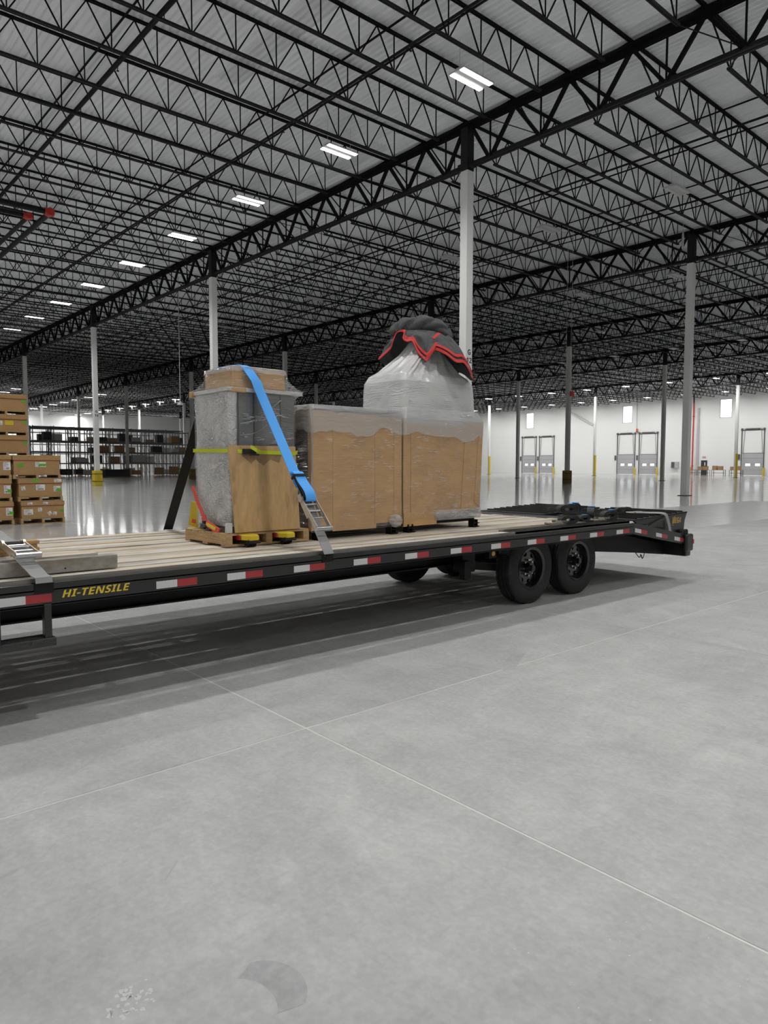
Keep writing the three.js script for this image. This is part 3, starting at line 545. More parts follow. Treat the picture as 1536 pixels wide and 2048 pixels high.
  for (const [s, z] of [[1, ZN], [-1, ZF]]) {
    const tail = part(t, 'tail_rail', plate([[XB, 0.842], [XR, slope(XR)], [XR, slope(XR) - 0.14], [XB, 0.702]], z - 0.03, z, 0.004).translate(0, 0, s < 0 ? 0.03 : 0), M.trailer);
    if (s > 0) for (const x of [8.09, 8.62, 9.12]) for (const [d, m] of [[0, M.tapeWhite], [0.15, M.tapeRed]]) part(tail, 'reflective_tape', plate([[x + d, slope(x + d) - 0.062], [x + d + 0.15, slope(x + d + 0.15) - 0.062], [x + d + 0.15, slope(x + d + 0.15) - 0.112], [x + d, slope(x + d) - 0.112]], z, z + 0.0012), m);
  }
  part(t, 'tail_deck', plate([[XB, 0.80], [XR, 0.56], [XR, 0.52], [XB, 0.76]], ZF + 0.03, ZN - 0.03), M.chassis);
  part(t, 'tail_bumper', merge([box(XR - 0.1, XR + 0.04, 0.31, 0.60, ZF - 0.0, ZN + 0.02, 0.02), box(XR - 0.14, XR + 0.06, 0.38, 0.62, ZN - 0.02, ZN + 0.05, 0.03)]), M.trailer);
  part(t, 'tail_skirt', plate([[7.55, 0.70], [XB, 0.70], [XR - 0.1, 0.46], [XR - 0.1, 0.31], [8.6, 0.40], [7.55, 0.50]], ZN - 0.32, ZN - 0.30), M.chassis);
  part(t, 'tail_lamp', box(XR + 0.02, XR + 0.055, 0.48, 0.54, ZN + 0.04, ZN + 0.056), M.tapeRed);
  part(t, 'hanging_wire', tube([V(8.65, 0.40, ZN - 0.3), V(8.72, 0.33, ZN - 0.28), V(8.8, 0.36, ZN - 0.3), V(8.78, 0.31, ZN - 0.27), V(8.9, 0.38, ZN - 0.3)], 0.006, 40, 6), M.ink);
  // two ramps folded flush over the dovetail
  for (const [za, zb] of [[ZN - 0.05, ZN - 1.18], [ZF + 1.18, ZF + 0.05]]) {
    const r = subgroup(t, 'folding_ramp');
    for (const z of [za, zb + 0.03]) part(r, 'ramp_side', plate([[8.14, 0.865], [9.57, 0.915], [9.50, 0.80], [9.47, 0.60], [9.2, 0.615], [8.75, 0.70], [8.30, 0.78]], z - 0.03, z, 0.003), M.trailer);
    part(r, 'ramp_tread', metric(plate([[8.12, 0.858], [9.57, 0.905], [9.57, 0.917], [8.12, 0.872]], zb, za)), M.treadplate);
    const bars = []; for (let k = 0; k < 9; k++) { const x = 8.25 + k * 0.15, y = 0.872 + (x - 8.12) * 0.031; bars.push(box(x, x + 0.02, y, y + 0.02, zb + 0.02, za - 0.02)); } part(r, 'ramp_cleats', merge(bars), M.trailer);
    part(r, 'hinge_arm', merge([bar(V(8.42, 0.76, za + 0.012), V(8.85, 0.85, za + 0.012), 0.025, 0.05), rod(V(8.42, 0.76, za - 0.02), V(8.42, 0.76, za + 0.03), 0.045, 14)]), M.trailer);
    part(r, 'latch_block', box(8.62, 8.86, 0.695, 0.745, za, za + 0.03, 0.01), M.chassis); part(r, 'latch_block', box(9.30, 9.52, 0.60, 0.68, za, za + 0.05, 0.02), M.chassis);
  }
  const ramp = t.children.find((c) => c.name === 'folding_ramp');
  part(ramp, 'lettering', merge([lettering('EGA', 0.075, 0.001, 0.25, 0.85).translate(9.212, 0.775, 0), lettering('M', 0.088, 0.001, 0.3, 0.75).rotateZ(0.22).translate(9.14, 0.762, 0), box(9.13, 9.2, 0.748, 0.752, 0, 0.001)]).translate(0, 0, ZN - 0.0495), M.amber, 'yellow emblem lettering');
  // marker lamp under the rail
  const lamp = part(t, 'marker_lamp', box(5.43, 5.54, 0.615, 0.70, -4.64, -4.58, 0.008), M.chassis); part(lamp, 'amber_lens', rod(V(5.485, 0.662, -4.60), V(5.485, 0.662, -4.572), 0.024, 16), M.amber);
  // side step
  part(t, 'step_post', box(1.225, 1.267, 0.50, 0.715, -4.53, -4.475, 0.004), M.trailer); part(t, 'step_post', box(0.945, 0.988, 0.50, 0.715, -4.53, -4.475, 0.004), M.trailer);
  part(t, 'step_tread', metric(box(0.60, 1.285, 0.462, 0.512, -4.60, -4.46, 0.004)), M.treadplate);

  // wheels
  const tyre = (() => {
    const R = 0.400, W = 0.118, r = 0.232, p = [[r, -W + 0.022], [r + 0.02, -W + 0.006], [r + 0.06, -W - 0.002], [r + 0.11, -W + 0.004], [R - 0.028, -W + 0.014], [R - 0.010, -W + 0.028], [R - 0.006, -W + 0.035]];
    for (const c of [-0.045, 0, 0.045]) p.push([R - 0.004, c - 0.007], [R - 0.014, c - 0.006], [R - 0.014, c + 0.006], [R - 0.004, c + 0.007]);
    p.push(...p.slice(0, 7).reverse().map(([a, b]) => [a, -b])); return plain(toCreasedNormals(new THREE.LatheGeometry(p.map(([a, b]) => new THREE.Vector2(a, b)), 72), 0.5)).rotateX(Math.PI / 2);
  })();
  const lugs = (() => { const g = []; for (let k = 0; k < 64; k++) { const a = k / 64 * Math.PI * 2; for (const [z, w, s] of [[-0.070, 0.03, 0.2], [-0.0225, 0.026, -0.2], [0.0225, 0.026, 0.2], [0.070, 0.03, -0.2]]) { const b = plain(new THREE.BoxGeometry(0.027, 0.010, w)); b.rotateY(s); b.translate(0, 0.3945, z).rotateZ(a + (z > 0 ? 0.03 : 0)); g.push(b); } } return merge(g); })();
  const rimGeo = plain(toCreasedNormals(new THREE.LatheGeometry([[0.236, -0.10], [0.218, -0.094], [0.205, -0.06], [0.205, 0.02], [0.214, 0.088], [0.232, 0.098], [0.240, 0.104], [0.240, 0.110], [0.228, 0.106], [0.210, 0.098], [0.198, 0.06]].map(([a, b]) => new THREE.Vector2(a, b)), 48), 0.6)).rotateX(Math.PI / 2);
  const discGeo = (() => { const s = new THREE.Shape(); s.absarc(0, 0, 0.205, 0, Math.PI * 2); for (let k = 0; k < 8; k++) { const a = k / 8 * Math.PI * 2 + 0.2, h = new THREE.Path(); h.absellipse(0.155 * Math.cos(a), 0.155 * Math.sin(a), 0.024, 0.030, 0, Math.PI * 2, false, a); s.holes.push(h); } const hub = new THREE.Path(); hub.absarc(0, 0, 0.055, 0, Math.PI * 2); s.holes.push(hub); return plain(new THREE.ExtrudeGeometry(s, { depth: 0.012, bevelEnabled: true, bevelSize: 0.003, bevelThickness: 0.003, bevelSegments: 1, curveSegments: 20 })).translate(0, 0, 0.02); })();
  const at = (g, x, z, flip) => { const h = g.clone(); if (flip) h.rotateY(Math.PI); return h.translate(x, 0.40, z); };
  for (const [x, z, flip] of [[6.417, -4.90, 0], [7.331, -4.90, 0], [6.417, -6.82, 1], [7.331, -6.82, 1]]) {
    const w = subgroup(t, 'wheel'), f = flip ? -1 : 1;
    part(w, 'tyre', at(tyre, x, z), M.rubber); part(w, 'tread_blocks', at(lugs, x, z), M.rubber); part(w, 'rim', merge([at(rimGeo, x, z, flip), at(discGeo, x, z, flip)]), M.rim);
    part(w, 'hub', merge([rod(V(x, 0.4, z - 0.04), V(x, 0.4, z + f * 0.10), 0.058, 20), rod(V(x, 0.4, z), V(x, 0.4, z + f * 0.125), 0.036, 18)]), M.rim); part(w, 'hub_cap', rod(V(x, 0.4, z + f * 0.12), V(x, 0.4, z + f * 0.132), 0.026, 14), M.trailer);
    for (let k = 0; k < 8; k++) { const a = k / 8 * Math.PI * 2, c = V(x + 0.088 * Math.cos(a), 0.4 + 0.088 * Math.sin(a), z); part(w, 'lug_nut', rod(c.clone().setZ(z + f * 0.03), c.clone().setZ(z + f * 0.066), 0.012, 6), M.chrome); }
    if (!flip && x < 7) part(w, 'balance_sticker', box(x + 0.035, x + 0.085, 0.475, 0.493, z + 0.035, z + 0.0365), M.paper);
  }
}

// ---------------------------------------------------------------- ratchets and straps
// L runs down the strap, W across it, N away from the load
function ratchet(t, c, L, W, N, len, w, open = 0.35) {
  const P = (a, b, n) => c.clone().addScaledVector(L, a).addScaledVector(W, b).addScaledVector(N, n);
  for (const s of [-1, 1]) {
    part(t, 'frame_plate', bar(P(-len * 0.5, s * w * 0.5, 0.012), P(len * 0.12, s * w * 0.5, 0.012), 0.006, 0.045, W), M.zinc);
    part(t, 'handle_plate', bar(P(-len * 0.42, s * w * 0.56, 0.02), P(len * 0.5, s * w * 0.56, 0.02 + open * 0.12), 0.006, 0.034, W), M.zinc);
    part(t, 'gear', rod(P(-len * 0.36, s * w * 0.48, 0.02), P(-len * 0.36, s * w * 0.62, 0.02), 0.026, 14), M.zinc);
  }
  part(t, 'spindle', rod(P(-len * 0.36, -w * 0.55, 0.02), P(-len * 0.36, w * 0.55, 0.02), 0.016, 14), M.webDark);
  part(t, 'crossbar', rod(P(-len * 0.2, -w * 0.54, 0.024), P(-len * 0.2, w * 0.54, 0.024), 0.011, 10), M.chrome);
  part(t, 'crossbar', bar(P(0.0, -w * 0.54, 0.03), P(0.0, w * 0.54, 0.03), 0.03, 0.012, N), M.chrome);
  part(t, 'crossbar', rod(P(len * 0.18, -w * 0.54, 0.035), P(len * 0.18, w * 0.54, 0.035), 0.009, 10), M.chrome);
  part(t, 'handle_grip', rod(P(len * 0.5, -w * 0.66, 0.02 + open * 0.12), P(len * 0.5, w * 0.66, 0.02 + open * 0.12), 0.02, 16), M.chrome);
}
function flatHook(t, x, z, y = 0.842) { part(t, 'flat_hook', merge([box(x - 0.055, x + 0.055, y - 0.06, y - 0.005, z + 0.002, z + 0.006), box(x - 0.055, x + 0.055, y - 0.006, y, z - 0.05, z + 0.006)]), M.chassis); }

// ---------------------------------------------------------------- load 1: wrapped cabinet on a pallet with a pallet jack under it
function pallet(x0, x1, z0, z1, y, h, label, mat = M.pallet, group, alongX = true) {
  const t = thing('wooden_pallet', label, 'pallet', [(x0 + x1) / 2, y, (z0 + z1) / 2], group), d = z1 - z0, n = 6, bw = d / n;
  if (alongX) {
    for (let k = 0; k < n; k++) part(t, 'top_board', metric(box(x0, x1, y + h - 0.018, y + h, z0 + k * bw + 0.006, z0 + (k + 1) * bw - 0.006), k * 0.31), mat);
    for (const x of [x0, (x0 + x1) / 2 - 0.03, x1 - 0.06]) part(t, 'stringer', metric(box(x, x + 0.06, y + 0.018, y + h - 0.018, z0, z1), x), mat);
    for (const z of [z0, (z0 + z1) / 2 - 0.045, z1 - 0.09]) part(t, 'bottom_board', metric(box(x0, x1, y, y + 0.018, z, z + 0.09), z), mat);
  }
  return t;
}
const PL = { x0: 2.865, x1: 3.705, z0: -6.01, z1: -5.255 };
pallet(PL.x0, PL.x1, PL.z0, PL.z1, DK + 0.005, 0.110, 'small wooden pallet under the film-wrapped cabinet with yellow forks in it');
{
  const t = thing('pallet_jack', 'yellow pallet jack forks with black rollers poking out of the pallet', 'pallet jack', [3.3, DK, -5.5]);
  for (const x of [3.06, 3.42]) {
    const fork = part(t, 'fork', metric(plate([[x - 0.075, 0], [x + 0.075, 0], [x + 0.075, 1.02], [x + 0.04, 1.10], [x - 0.04, 1.10], [x - 0.075, 1.02]].map(([a, b]) => [a, b]), 0, 0.045, 0.006).rotateX(Math.PI / 2).translate(0, DK + 0.104, -6.22)), M.yellow, 'scuffed yellow fork');
    part(fork, 'fork_roller', rod(V(x - 0.035, DK + 0.036, -5.20), V(x + 0.045, DK + 0.036, -5.20), 0.034, 18), M.rubber);
    part(fork, 'roller_bracket', merge([box(x - 0.05, x - 0.04, DK + 0.03, DK + 0.07, -5.30, -5.14), box(x + 0.05, x + 0.06, DK + 0.03, DK + 0.07, -5.30, -5.14), rod(V(x - 0.05, DK + 0.045, -5.135), V(x + 0.06, DK + 0.045, -5.135), 0.012, 8)]), M.plastic);
    part(t, 'fork_rod', box(x - 0.09, x - 0.078, DK + 0.06, DK + 0.10, -5.33, -5.22), M.tapeRed);
  }
  part(t, 'fork_yoke', merge([box(3.20, 3.50, DK + 0.05, DK + 0.24, -6.36, -6.22, 0.02), rod(V(3.24, DK + 0.085, -6.34), V(3.40, DK + 0.085, -6.34), 0.083, 18)]), M.yellow);
  part(t, 'steer_handle', merge([rod(V(3.34, DK + 0.24, -6.30), V(3.34, DK + 0.95, -6.32), 0.018, 10), rod(V(3.26, DK + 0.95, -6.32), V(3.42, DK + 0.95, -6.32), 0.016, 10)]), M.plastic);
}
const CT = DK + 0.117;
{
  const t = thing('wrapped_cabinet', 'tall cabinet in silvery crinkled wrap and grey boards, flat box on top', 'wrapped load', [3.28, CT, -5.6]);
  const x0 = 2.945, x1 = 3.60, z0 = -5.94, z1 = -5.325;
  part(t, 'cabinet_body', box(x0 + 0.02, x1 - 0.02, CT, 2.17, z0 + 0.02, z1 - 0.02), M.boardGrey);
  part(t, 'side_wrap', wrapped([{ y: CT + 0.05, x0, x1: x0 + 0.09, z0, z1, r: 0.03 }, { y: 1.6, x0, x1: x0 + 0.09, z0, z1, r: 0.03 }, { y: 2.17, x0: x0 - 0.006, x1: x0 + 0.09, z0, z1, r: 0.03 }], 140, 90, (u, v, y, x, z) => 0.008 * fbm(z * 0.7, y * 0.35, 9, 14, 3, 400)), M.crinkle, 'silvery crinkled wrap');
  for (const [a, b, dz] of [[x0 + 0.095, x0 + 0.235, 0], [x0 + 0.245, x0 + 0.50, 0.006], [x0 + 0.51, x1, 0.002]]) part(t, 'front_board', metric(box(a, b, CT + 0.01, 2.165, z1 - 0.015, z1 + dz, 0.003), a), M.boardGrey, 'grey board under film');
  part(t, 'right_board', metric(box(x1 - 0.012, x1 + 0.004, CT + 0.02, 2.165, z0 + 0.03, z1 - 0.02)), M.card);
  part(t, 'corner_batten', metric(box(x0 + 0.02, x0 + 0.16, 2.165, 2.20, z1 - 0.03, z1 + 0.02, 0.003)), M.card); part(t, 'corner_batten', metric(box(x0 - 0.045, x0 + 0.03, 2.15, 2.205, z0 - 0.03, z0 + 0.02, 0.008)), M.ply, 'brown batten end');
  part(t, 'top_board', metric(box(x0 - 0.02, x1 + 0.085, 2.17, 2.205, z0 - 0.01, z1 + 0.015, 0.006)), M.foam);
  part(t, 'top_carton', metric(box(x0 + 0.055, x0 + 0.30, 2.205, 2.375, z0 + 0.09, z1 - 0.03, 0.012)), M.card); part(t, 'top_carton', metric(box(x0 + 0.31, x1 - 0.07, 2.205, 2.36, z0 + 0.09, z1 - 0.03, 0.02)), M.card);
  part(t, 'lid_film', wrapped([{ y: 2.345, x0: x0 + 0.04, x1: x1 - 0.055, z0: z0 + 0.07, z1: z1 - 0.015, r: 0.03 }, { y: 2.385, x0: x0 + 0.045, x1: x1 - 0.06, z0: z0 + 0.08, z1: z1 - 0.02, r: 0.03 }, { y: 2.395, x0: x0 + 0.07, x1: x1 - 0.085, z0: z0 + 0.1, z1: z1 - 0.04, r: 0.03 }], 100, 10, (u, v, y, x, z) => 0.006 * fbm(x * 0.5, z * 0.5, 11, 11, 3, 420)), M.filmThick, 'bunched white film');
  const wob = (u, v, y, x, z) => 0.004 * fbm(u * 2, y * 0.4, 12, 18, 3, 430);
  part(t, 'stretch_film', wrapped([{ y: CT + 0.02, x0: x0 - 0.008, x1: x1 + 0.012, z0: z0 - 0.01, z1: z1 + 0.014, r: 0.03 }, { y: 2.14, x0: x0 - 0.012, x1: x1 + 0.02, z0: z0 - 0.012, z1: z1 + 0.02, r: 0.03 }, { y: 2.205, x0: x0 - 0.03, x1: x1 + 0.095, z0: z0 - 0.02, z1: z1 + 0.03, r: 0.02 }, { y: 2.235, x0: x0 + 0.00, x1: x1 + 0.02, z0: z0 + 0.03, z1: z1 + 0.02, r: 0.03, ease: 1 }, { y: 2.30, x0: x0 + 0.04, x1: x1 - 0.045, z0: z0 + 0.08, z1: z1 - 0.012, r: 0.03, ease: 1 }, { y: 2.385, x0: x0 + 0.042, x1: x1 - 0.055, z0: z0 + 0.08, z1: z1 - 0.012, r: 0.03 }], 160, 80, wob), M.film, 'clear stretch film');
  part(t, 'film_glints', merge([glintSlivers(x0 + 0.12, x1 - 0.02, 1.73, 2.15, z1 + 0.018, 22), glintSlivers(z0 + 0.04, z1 - 0.04, CT + 0.1, 2.14, x0 - 0.014, 60, true), glintSlivers(x0 + 0.08, x1 - 0.1, 2.22, 2.36, z1 - 0.008, 10)]), M.creaseGlint).userData.kind = 'stuff';  // highlights on the cabinet wrap, modelled as pale slivers
  part(t, 'film_twist', tube([V(x0 + 0.10, 1.90, z1 + 0.016), V(x0 + 0.22, 1.93, z1 + 0.03), V(x0 + 0.38, 2.03, z1 + 0.028), V(x0 + 0.5, 2.12, z1 + 0.025)], 0.006, 30, 6), M.filmThick);
  part(t, 'film_twist', tube([V(x0 + 0.10, 1.80, z1 + 0.016), V(x0 + 0.24, 1.83, z1 + 0.028), V(x0 + 0.36, 1.90, z1 + 0.028)], 0.004, 30, 6), M.filmThick);
}
{
  const t = thing('plywood_sheet', 'tan wooden sheet with a water stain leaning on the wrapped cabinet', 'wood sheet', [3.28, CT, -5.28]);
  const g = metric(plate([[2.95, 0], [3.605, 0.0], [3.575, 0.735], [2.905, 0.735]].map(([a, b]) => [a, b + CT + 0.003]), 0, 0.013, 0.002)); g.translate(0, 0, 0); g.applyMatrix4(new THREE.Matrix4().set(1, 0, 0, 0, 0, 1, 0, 0, 0, -0.03, 1, -5.262 + 0.03 * CT, 0, 0, 0, 1)); part(t, 'panel', g, M.ply);
  const st = plate([[3.03, 1.63], [3.12, 1.56], [3.16, 1.60], [3.24, 1.545], [3.31, 1.60], [3.40, 1.57], [3.43, 1.655], [3.03, 1.66]], 0, 0.0006); st.applyMatrix4(new THREE.Matrix4().set(1, 0, 0, 0, 0, 1, 0, 0, 0, -0.03, 1, -5.2482 + 0.03 * CT, 0, 0, 0, 1)); part(t, 'water_stain', metric(st), std({ color: lin(0.44), map: T.ply, roughness: 0.7 }), 'darker stain');
}
part(thing('corner_block', 'small pale block beside the leaning wooden sheet', 'block', [2.93, CT, -5.3]), 'block', box(2.888, 2.942, CT, CT + 0.085, -5.315, -5.28, 0.004), M.tapeWhite);
{
  const t = thing('cam_strap', 'yellow-green strap with a black buckle girdling the wrapped cabinet', 'strap', [3.28, 1.68, -5.6]), y = 1.665, s = V(0, 1, 0);
  part(t, 'webbing', ribbon([V(2.926, y + 0.015, -5.95), V(2.926, y + 0.005, -5.33), V(2.94, y, -5.305), V(3.0, y, -5.268), V(3.56, y - 0.012, -5.262), V(3.615, y, -5.30), V(3.615, y + 0.01, -5.95), V(2.926, y + 0.015, -5.952)], s, 0.032, 0.003), M.lime);
  part(t, 'buckle', merge([box(3.03, 3.16, y - 0.022, y + 0.022, -5.262, -5.246, 0.004), box(3.09, 3.18, y - 0.034, y - 0.02, -5.25, -5.23, 0.004)]), M.plastic); part(t, 'loose_end', ribbon([V(3.1, y + 0.04, -5.24), V(3.15, y + 0.01, -5.225), V(3.2, y - 0.005, -5.25)], V(0.3, 1, 0), 0.03, 0.003), M.lime);
}
{
  const t = thing('ratchet_strap', 'wide bright blue ratchet strap over the wrapped cabinet, hooked to the rail', 'ratchet strap', [3.3, DK, -4.5]);
  const a = V(3.2, 2.215, -5.275), b = V(3.344, 0.848, -4.468), W = V(1, 0, -0.03).normalize(), at = (f) => a.clone().lerp(b, f), L = b.clone().sub(a).normalize(), N = L.clone().cross(W).normalize(); if (N.z < 0) N.negate();
  part(t, 'webbing', ribbon([V(3.085, 2.402, -5.78), V(3.10, 2.408, -5.55), V(3.115, 2.405, -5.40), V(3.13, 2.39, -5.355), V(3.18, 2.26, -5.27), at(0.02), at(0.3), at(0.62)], W, 0.1, 0.004), M.blue, 'bright blue webbing');
  part(t, 'far_webbing', ribbon([V(3.085, 2.40, -5.78), V(3.09, 2.37, -5.90), V(3.10, 2.22, -6.0), V(3.18, 0.87, -7.08)], V(1, 0, 0), 0.1, 0.004), M.webBlack, 'black end of the strap');
  const o = (f, n) => at(f).addScaledVector(N, n);
  part(t, 'folded_tail', ribbon([o(0.53, 0.012), o(0.545, 0.04), o(0.60, 0.05), o(0.68, 0.075), o(0.715, 0.05), o(0.70, 0.022), o(0.63, 0.018), o(0.56, 0.014)], W, 0.1, 0.005, 60), M.blue, 'blue folded tail'); part(t, 'tail_roll', ribbon([o(0.55, 0.02), o(0.56, 0.034), o(0.60, 0.038), o(0.66, 0.055), o(0.69, 0.05), o(0.685, 0.032), o(0.62, 0.025), o(0.57, 0.022)], W, 0.104, 0.006, 60), M.webDark); part(t, 'tail_band', ribbon([o(0.565, -0.006), o(0.565, 0.058)], W, 0.108, 0.02), M.webBlack);
  part(t, 'lower_webbing', ribbon([at(0.66), at(0.8), at(0.93), at(0.985), V(3.345, 0.846, -4.47)], W, 0.095, 0.005), M.webGrey, 'grey short end');
  ratchet(t, at(0.77), L, W, N, 0.34, 0.12); flatHook(t, 3.345, ZN);
}
{
  const t = thing('red_ratchet_strap', 'red strap with a yellow tag and small ratchet at the cabinet foot', 'ratchet strap', [2.93, CT, -5.6]);
  part(t, 'webbing', ribbon([V(2.918, 1.36, -5.955), V(2.912, 1.24, -5.87), V(2.905, 1.10, -5.73)], V(0.05, 0.3, 1), 0.05, 0.004), M.webRed);
  part(t, 'webbing', ribbon([V(2.905, 1.10, -5.73), V(2.90, 1.03, -5.68), V(2.90, 0.998, -5.60)], V(0.05, 0.5, 1), 0.075, 0.004), M.webRed);
  part(t, 'ratchet_body', merge([box(2.885, 2.91, 0.985, 1.06, -5.72, -5.68, 0.004), box(2.885, 2.91, 0.98, 1.03, -5.66, -5.58, 0.004), rod(V(2.885, 1.02, -5.72), V(2.885, 1.02, -5.63), 0.015, 10)]), M.plastic);
  part(t, 'handle', ribbon([V(2.888, 1.045, -5.64), V(2.885, 1.01, -5.50), V(2.89, 0.985, -5.42)], V(0.2, 1, 0.2), 0.05, 0.012), M.webRed); part(t, 'warning_tag', ribbon([V(2.881, 1.04, -5.63), V(2.877, 1.005, -5.46)], V(0.2, 1, 0.2), 0.026, 0.006), M.webYellow, 'yellow tag');
}
{
  const t = thing('caution_tape', 'yellow strap end slanting down beside the black strap', 'tape', [2.95, CT, -6.1]);
  part(t, 'webbing', ribbon([V(2.958, 1.21, -5.975), V(2.985, 1.09, -6.06), V(3.01, 0.975, -6.15)], V(0.55, -0.25, 0.8), 0.10, 0.003), M.webYellow); part(t, 'printed_mark', ribbon([V(2.994, 1.045, -6.092), V(3.003, 1.01, -6.12)], V(0.55, -0.25, 0.8), 0.04, 0.008), M.webRed);
}

// ---------------------------------------------------------------- load 2: low wrapped box
const foot = (t, x, z) => part(t, 'skid_foot', merge([box(x - 0.05, x + 0.05, DK + 0.002, DK + 0.012, z - 0.05, z + 0.03), box(x - 0.05, x - 0.04, DK + 0.002, DK + 0.085, z - 0.05, z + 0.03), box(x + 0.01, x + 0.02, DK + 0.002, DK + 0.085, z - 0.05, z + 0.03), box(x - 0.05, x + 0.05, DK + 0.04, DK + 0.05, z - 0.05, z + 0.03)]), M.chassis);
{
  const x0 = 3.735, x1 = 4.835, z1 = -5.25, z0 = -6.05, y0 = 0.945, y1 = 2.085, t = thing('wrapped_box', 'broad cardboard-faced box in clear stretch film, lowest of the wrapped loads', 'wrapped load', [4.3, DK, -5.65]);
  part(t, 'core', box(x0 + 0.02, x1 - 0.02, y0 + 0.01, y1 - 0.01, z0 + 0.02, z1 - 0.02), M.boardGrey);
  part(t, 'front_sheet', metric(box(x0 + 0.004, x0 + 0.26, y0 + 0.005, y1 - 0.035, z1 - 0.012, z1 - 0.003)), M.card); part(t, 'front_sheet', metric(box(x0 + 0.24, x0 + 0.775, y0 - 0.012, y1 - 0.05, z1 - 0.008, z1), 0.4), M.card); part(t, 'front_sheet', metric(box(x0 + 0.755, x1 - 0.004, y0 + 0.035, y1 - 0.06, z1 - 0.004, z1 + 0.004), 0.8), M.card);
  part(t, 'edge_strip', metric(box(x1 - 0.10, x1 + 0.004, y0 + 0.10, y1 - 0.16, z1 + 0.002, z1 + 0.008), 0.2), M.card); part(t, 'left_sheet', metric(box(x0 - 0.004, x0 + 0.008, y0, y1 - 0.05, z1 - 0.05, z1 - 0.004)), M.card); part(t, 'left_panel', metric(box(x0, x0 + 0.02, y0, y1 - 0.03, z0 + 0.03, z1 - 0.05)), M.boardGrey, 'grey panel');  // left panel a darker grey than the cardboard sheets
  part(t, 'top_sheet', metric(box(x0 + 0.01, x1 - 0.01, y1 - 0.03, y1 - 0.015, z0 + 0.02, z1 - 0.02)), M.card);
  const wob = (u, v, y, x, z) => 0.005 * fbm(u * 2, y * 0.4, 14, 20, 3, 500) + 0.002 * fbm(u, y, 30, 60, 2, 510);
  part(t, 'stretch_film', wrapped([{ y: y0 - 0.01, x0: x0 - 0.008, x1: x1 + 0.01, z0: z0 - 0.01, z1: z1 + 0.012, r: 0.025 }, { y: y1 - 0.02, x0: x0 - 0.014, x1: x1 + 0.016, z0: z0 - 0.012, z1: z1 + 0.016, r: 0.03 }, { y: y1 + 0.012, x0: x0 - 0.004, x1: x1 + 0.008, z0: z0, z1: z1 + 0.006, r: 0.03 }], 180, 80, wob), M.film, 'clear stretch film');
  part(t, 'film_band', wrapped([{ y: y1 - 0.21, x0: x0 - 0.016, x1: x1 + 0.018, z0: z0 - 0.014, z1: z1 + 0.019, r: 0.03 }, { y: y1 - 0.03, x0: x0 - 0.019, x1: x1 + 0.02, z0: z0 - 0.016, z1: z1 + 0.021, r: 0.03 }, { y: y1 + 0.016, x0: x0 - 0.008, x1: x1 + 0.012, z0: z0, z1: z1 + 0.01, r: 0.03 }], 180, 40, (u, v, y, x, z) => wob(u, v, y, x, z) + 0.006 * (v > 0.8 ? fbm(u, v, 40, 6, 2, 520) : 0), true, (u) => 0.10 * fbm(u, 0.3, 14, 4, 3, 540)), M.filmThick, 'hazy doubled band of film');
  part(t, 'film_glints', glintSlivers(x0 + 0.02, x1 - 0.02, y0 + 0.1, y1 - 0.06, z1 + 0.018, 34), M.creaseGlint).userData.kind = 'stuff';  // white streaks of reflected light, put in as slivers
  for (const [xx, zz] of [[x0 - 0.006, z1 + 0.012]]) part(t, 'film_ruck', tube([V(xx, y0 + 0.05, zz), V(xx - 0.008, 1.3, zz + 0.006), V(xx + 0.002, 1.6, zz + 0.002), V(xx - 0.006, 1.9, zz + 0.006), V(xx - 0.014, y1 - 0.01, zz)], 0.010, 60, 8), M.filmThick);
  const ball = new THREE.IcosahedronGeometry(0.072, 5), bp = ball.attributes.position; for (let i = 0; i < bp.count; i++) { const v = V(bp.getX(i), bp.getY(i), bp.getZ(i)), k = 1 + 0.12 * fbm(v.x * 5 + 3, v.y * 5 + v.z * 3, 3, 3, 3, 530) + 0.04 * Math.sin(v.y * 160); bp.setXYZ(i, v.x * k, v.y * k * 0.95, v.z * k); } ball.computeVertexNormals(); part(t, 'film_wad', plain(ball).translate(4.735, DK + 0.135, z1 + 0.03), M.filmThick, 'balled-up film at the foot');
  for (const x of [x0 + 0.1, 4.745]) for (const z of [z1 - 0.02, z0 + 0.08]) foot(t, x, z);
  part(t, 'skid_beam', merge([box(x0 + 0.02, x1 - 0.02, DK + 0.07, y0, z1 - 0.10, z1 - 0.05), box(x0 + 0.02, x1 - 0.02, DK + 0.07, y0, z0 + 0.05, z0 + 0.10)]), M.chassis);
}
